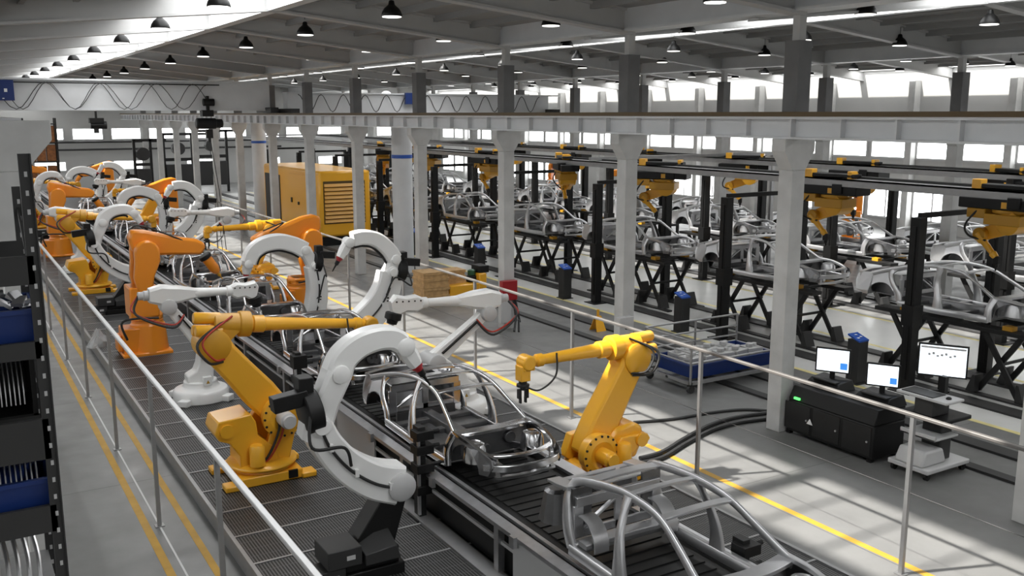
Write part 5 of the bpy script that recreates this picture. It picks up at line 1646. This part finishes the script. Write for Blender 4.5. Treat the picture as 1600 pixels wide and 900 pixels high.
MB().box2((-0.32, -0.20, 1.47), (0.06, 0.45, 1.485)).build('keyboard', CHAR, kb)
MB().ball((-0.12, -0.38, 1.48), 0.06, sc=(1, 0.8, 0.6)).build('mouse', BLACK, kb)
MB().box2((0.22, -0.06, 1.02), (0.32, 0.06, 1.75)).build('screen_post', BLACK, con)
for sx in (-1, 1):
    for sy in (-1, 1):
        MB().cyl((sx * 0.52, sy * 0.34 - 0.03, 0.07), (sx * 0.52, sy * 0.34 + 0.03, 0.07), 0.07, n=14).box2((sx * 0.52 - 0.04, sy * 0.34 - 0.05, 0.08), (sx * 0.52 + 0.04, sy * 0.34 + 0.05, 0.13)).build('caster', BLACK, con)
monitor((15.70, 10.46, 1.40), 0.80, 0.56, -PI / 2 + 0.55, 'large white lit screen on the wheeled console', big=True)

# hoses over the floor from the large yellow robot to the nearest column
pts = [at_z(*q, 0.03) for q in ((990, 660), (1050, 655), (1110, 645), (1160, 640), (1200, 642))]
tag(MB().tube(pts, 0.035, 8, smooth=8).build('floor_cable', RUBBER), 'thin black cable on the floor behind the large yellow robot', 'cable')
for k, off in enumerate((0, 9)):
    pts = [at_z(u, v + off, 0.045) for u, v in ((1000, 716 - off * 0.2), (1035, 706), (1070, 685), (1110, 664), (1150, 652), (1198, 645))]
    tag(MB().tube(pts, 0.045, 8, smooth=8).build('floor_cable', RUBBER), '%s thick black cable curving over the floor to the nearest column' % ('upper', 'lower')[k], 'cable')

# ================================================================ parts rack on the left
RX, RYF, RYB = 0.685, 9.0, 10.15
zf = lambda v: at_y(40, v, RYF).z
zb_ = lambda v: at_y(15, v, RYB).z
ztop = at_y(40, 240, RYF).z
rack = thing('parts_rack', (RX - 1.2, (RYF + RYB) / 2, 0), 'tall dark steel parts rack at the left edge of the aisle', 'rack')
ro = V((RX - 1.2, (RYF + RYB) / 2, 0))


def upright(x, y, h):
    m = MB().box2((x - 0.05, y - 0.02, 0), (x + 0.05, y + 0.02, h)).box2((x + 0.04, y - 0.05, 0), (x + 0.05, y + 0.05, h))
    o = m.build('upright', CHAR, rack, smooth=False)
    hl = MB()
    z = 0.4
    while z < h - 0.1:
        hl.box2((x - 0.012, y - 0.0225, z - 0.022), (x + 0.012, y - 0.0195, z + 0.022))
        z += 0.16
    hl.build('peg_hole', LGREY, o, smooth=False)


for x in (-2.0, 1.2):
    for y in (RYF - ro.y, RYB - ro.y):
        upright(x - 0.05, y, ztop if y < 0 else ztop - 0.35)
lev = []
for (v0, v1) in ((400, 445), (535, 562), (658, 722), (796, 838)):
    z1, z0 = zf(v0), zf(v1)
    lev.append((z0, z1))
    MB().box2((-2.05, RYF - ro.y - 0.02, z0), (1.15, RYF - ro.y + 0.03, z1)).box2((-2.05, RYB - ro.y - 0.03, z0), (1.15, RYB - ro.y + 0.02, z1)).build('beam', CHAR, rack, smooth=False)
    MB().box2((-2.02, RYF - ro.y, z0 + 0.01), (1.12, RYB - ro.y, z0 + 0.04)).build('shelf_panel', RAILM, rack, smooth=False)
zlow = zf(905) - 0.25
MB().box2((-2.02, RYF - ro.y, zlow - 0.1), (1.12, RYB - ro.y, zlow)).build('shelf_panel', RAILM, rack, smooth=False)
MB().bar((1.14, RYF - ro.y, 4.9), (1.14, RYB - ro.y, 5.6), 0.02, 0.06).bar((1.14, RYF - ro.y, 3.6), (1.14, RYB - ro.y, 4.4), 0.02, 0.06).build('brace', CHAR, rack, smooth=False)
# grey hood on top of the rack
# bins in the rack
GB = 'blue bins in the parts rack'
for k, (vb, vt, u1, lab, zi) in enumerate(((533, 486, 60, 'blue bin with crumpled metal parts on the upper shelf of the parts rack', 1), (806, 757, 88, 'blue bin with curved silver plates on the lower shelf of the parts rack', 3))):
    z0 = lev[zi][0] + 0.045
    z1 = zf(vt)
    xr = at_y(u1, vb, RYF + 0.1).x + 0.02
    w = 0.75
    b = bin_mesh(w, 0.44, z1 - z0, 0.03, 0.04).build('blue_bin', BLUE, smooth=False, loc=(xr - w, RYF + 0.52, z0))
    tag(b, lab, 'bin', GB)
    rnd = random.Random(k)
    for i in range(12 if k == 0 else 20):
        if k == 0:
            m = MB()
            for j in range(4):
                a = V((rnd.uniform(-0.16, 0.16), rnd.uniform(-0.14, 0.14), rnd.uniform(0.0, 0.12)))
                c = V((rnd.uniform(-0.16, 0.16), rnd.uniform(-0.14, 0.14), rnd.uniform(0.05, 0.20)))
                m.bar(a, c, 0.10, 0.03)
            o = m.build('metal_bracket', STEEL, smooth=False, loc=(xr - w - 0.55 + (i % 4) * 0.36, RYF + 0.28 + (i // 4) * 0.24, z1 - 0.08))
            tag(o, 'bent silver bracket lying in the upper blue bin of the parts rack', 'metal part', 'brackets in the upper rack bin')
        else:
            pts = [(0, -0.34, 0.02), (0, -0.22, 0.20), (0, 0.0, 0.32), (0, 0.22, 0.26), (0, 0.34, 0.10)]
            o = MB().sweep(pts, 0.012, [0.10, 0.16, 0.18, 0.16, 0.10], side=(1, 0, 0), smooth=5, chamfer=0.1).build('curved_plate', STEEL, loc=(xr - 0.14 - i * 0.042, RYF + 0.5, z1 - 0.16))
            tag(o, 'curved silver plate standing in the row inside the lower blue bin', 'metal part', 'curved plates in the lower rack bin')
# dark bin with fins on the middle level
z0 = lev[2][1] - 0.02
bt = MB().box2((-0.7, -0.42, 0), (0.7, 0.42, 0.02)).box2((0.66, -0.42, 0), (0.70, 0.42, 0.55)).box2((-0.7, -0.42, 0), (-0.66, 0.42, 0.55)).box2((-0.7, 0.38, 0), (0.7, 0.42, 0.55)).build('open_crate', BLACK, smooth=False, loc=(at_y(60, 640, RYF + 0.15).x - 0.70, RYF + 0.55, z0 + 0.02))
tag(bt, 'black open crate on the middle shelf of the parts rack', 'crate')
for i in range(16):
    pts = [(0, -0.30, 0.0), (0, -0.24, 0.20), (0, -0.02, 0.36), (0, 0.22, 0.34), (0, 0.34, 0.22)]
    o = MB().sweep(pts, 0.010, [0.06, 0.10, 0.12, 0.10, 0.06], side=(1, 0, 0), smooth=5, chamfer=0.1).build('curved_fin', STEEL, loc=(at_y(60, 640, RYF + 0.15).x - 0.10 - i * 0.036, RYF + 0.50, z0 + 0.12))
    tag(o, 'silver curved fin standing in the row in the black open crate', 'metal part', 'curved fins in the black crate')
# loose rods on the lowest visible shelf
for i in range(13):
    o = MB().tube([(0, -0.42, 0.0), (0.01, -0.2, 0.28), (-0.01, 0.1, 0.42), (0.0, 0.36, 0.5)], 0.022, 8, smooth=4).build('metal_rod', STEEL, loc=(0.46 - i * 0.085, RYF + 0.52, zlow + 0.02))
    tag(o, 'silver bent rod leaning in the row on the lowest shelf of the parts rack', 'metal part', 'rods on the lowest rack shelf')

# ================================================================ far background equipment
for i, (u, v, w, h, lab) in enumerate(((222, 232, 1.2, 4.6, 'tall dark pipe frame before the far wall, left one'), (278, 236, 2.2, 5.0, 'dark machine frame before the far wall between the far columns'), (330, 240, 2.6, 5.2, 'dark machine frame before the far wall beside the hoist'))):
    y = 78.0 + i * 2
    p = at_y(u, v, y)
    t = thing('background_machine', (p.x, y, 0), lab, 'machine')
    m = MB()
    for x in (-w / 2, w / 2):
        m.box2((x - 0.1, -0.1, 0), (x + 0.1, 0.1, h))
    m.box2((-w / 2, -0.1, h - 0.2), (w / 2 + 1.2, 0.1, h)).box2((-w / 2, -0.08, h * 0.55), (w / 2, 0.08, h * 0.6))
    m.build('frame', DARK, t, smooth=False)
    MB().box2((-w / 2 + 0.1, -0.4, 0.6), (w / 2 - 0.1, 0.4, h * 0.5)).cyl((0, -0.45, h * 0.75), (0, 0.3, h * 0.75), 0.5, n=20).build('unit', CHAR, t, bevel=0.03)
# stacked ochre shelving at the far left
p = at_y(72, 250, 80)
t = thing('pallet_rack', (p.x - 0.3, 80, 0), 'dark pallet rack with ochre boxes behind the far left robots', 'rack')
m = MB()
for x in (-1.1, 1.1):
    for y in (-0.5, 0.5):
        m.box2((x - 0.06, y - 0.06, 0), (x + 0.06, y + 0.06, 6.2))
for z in (1.5, 3.0, 4.4, 5.8):
    m.box2((-1.1, -0.55, z - 0.08), (1.1, 0.55, z))
m.build('frame', DARK, t, smooth=False)
rnd = random.Random(5)
for z in (1.5, 3.0, 4.4):
    for k in range(3):
        w = 0.30
        o = MB().box2((-w, -0.4, 0), (w, 0.4, rnd.uniform(0.7, 1.25))).build('stored_box', mat('rust_brown', (0.22, 0.08, 0.02), 0.6, noise=0.3), bevel=0.02, loc=(p.x - 0.3 - 0.68 + k * 0.68, 80, z))
        tag(o, 'rust brown box on the far left pallet rack', 'box', 'boxes on the far left rack')
# horizontal pipes along the far wall
for i, (z, lab) in enumerate(((3.4, 'long grey pipe along the far end wall, lower one'), (4.05, 'long grey pipe along the far end wall, upper one'))):
    tag(MB().cyl((1, Y1 - 0.4, z), (29, Y1 - 0.4, z), 0.09, n=10).build('wall_pipe', CHAR), lab, 'pipe')

# crumpled clear plastic sheet on the platform edge
p = at_z(155, 540, ZP)
rnd = random.Random(11)
n = 14
vs = []
for r, z in ((0.34, 0.0), (0.26, 0.12), (0.15, 0.30), (0.05, 0.46)):
    for i in range(n):
        a = 2 * PI * i / n
        q = r * rnd.uniform(0.72, 1.2)
        vs.append((q * math.cos(a), q * math.sin(a), max(0, z + (rnd.uniform(-0.05, 0.05) if z else 0))))
fs = []
for k in range(3):
    for i in range(n):
        fs.append((k * n + i, k * n + (i + 1) % n, (k + 1) * n + (i + 1) % n, (k + 1) * n + i))
fs.append(tuple(range(3 * n, 4 * n)))
pm = mat('clear_plastic_film', (0.75, 0.78, 0.8), 0.25)
pm.node_tree.nodes['Principled BSDF'].inputs['Alpha'].default_value = 0.35
tag(MB().add(vs, fs).build('plastic_sheet', pm, loc=(p.x, p.y, ZP), smooth=False), 'crumpled clear plastic sheet on the platform edge before the front orange robot', 'plastic sheet')
# ================================================================ camera, world, light
cam = bpy.data.cameras.new('camera')
cam.sensor_width = 36
cam.lens = FPX / 1600 * 36
cam.clip_end = 400
cam.clip_start = 0.05
co = bpy.data.objects.new('camera', cam)
COL.objects.link(co)
M = Matrix((RT, UP, -FW)).transposed().to_4x4()
M.translation = V((0, 0, H))
co.matrix_world = M
SC.camera = co
w = bpy.data.worlds.new('sky')
SC.world = w
w.use_nodes = True
w.node_tree.nodes['Background'].inputs['Color'].default_value = (0.85, 0.92, 1.0, 1)
w.node_tree.nodes['Background'].inputs['Strength'].default_value = 1.0
sun = bpy.data.lights.new('sun', 'SUN')
sun.energy = 11.0
sun.angle = math.radians(1.6)
sun.color = (1.0, 0.96, 0.9)
so = bpy.data.objects.new('sun', sun)
COL.objects.link(so)
sd = V((6.0, -2.2, -9.6)).normalized()
so.rotation_euler = sd.to_track_quat('-Z', 'Y').to_euler()
vs = SC.view_settings
vs.view_transform = 'Standard'
vs.look = 'None'
vs.gamma = 1
vs.use_curve_mapping = False
vs.exposure = 0.6
cy = SC.cycles
cy.max_bounces = 6
cy.diffuse_bounces = 4
cy.glossy_bounces = 3
cy.transparent_max_bounces = 8
cy.sample_clamp_indirect = 6
cy.caustics_reflective = False
cy.caustics_refractive = False
cy.use_denoising = True
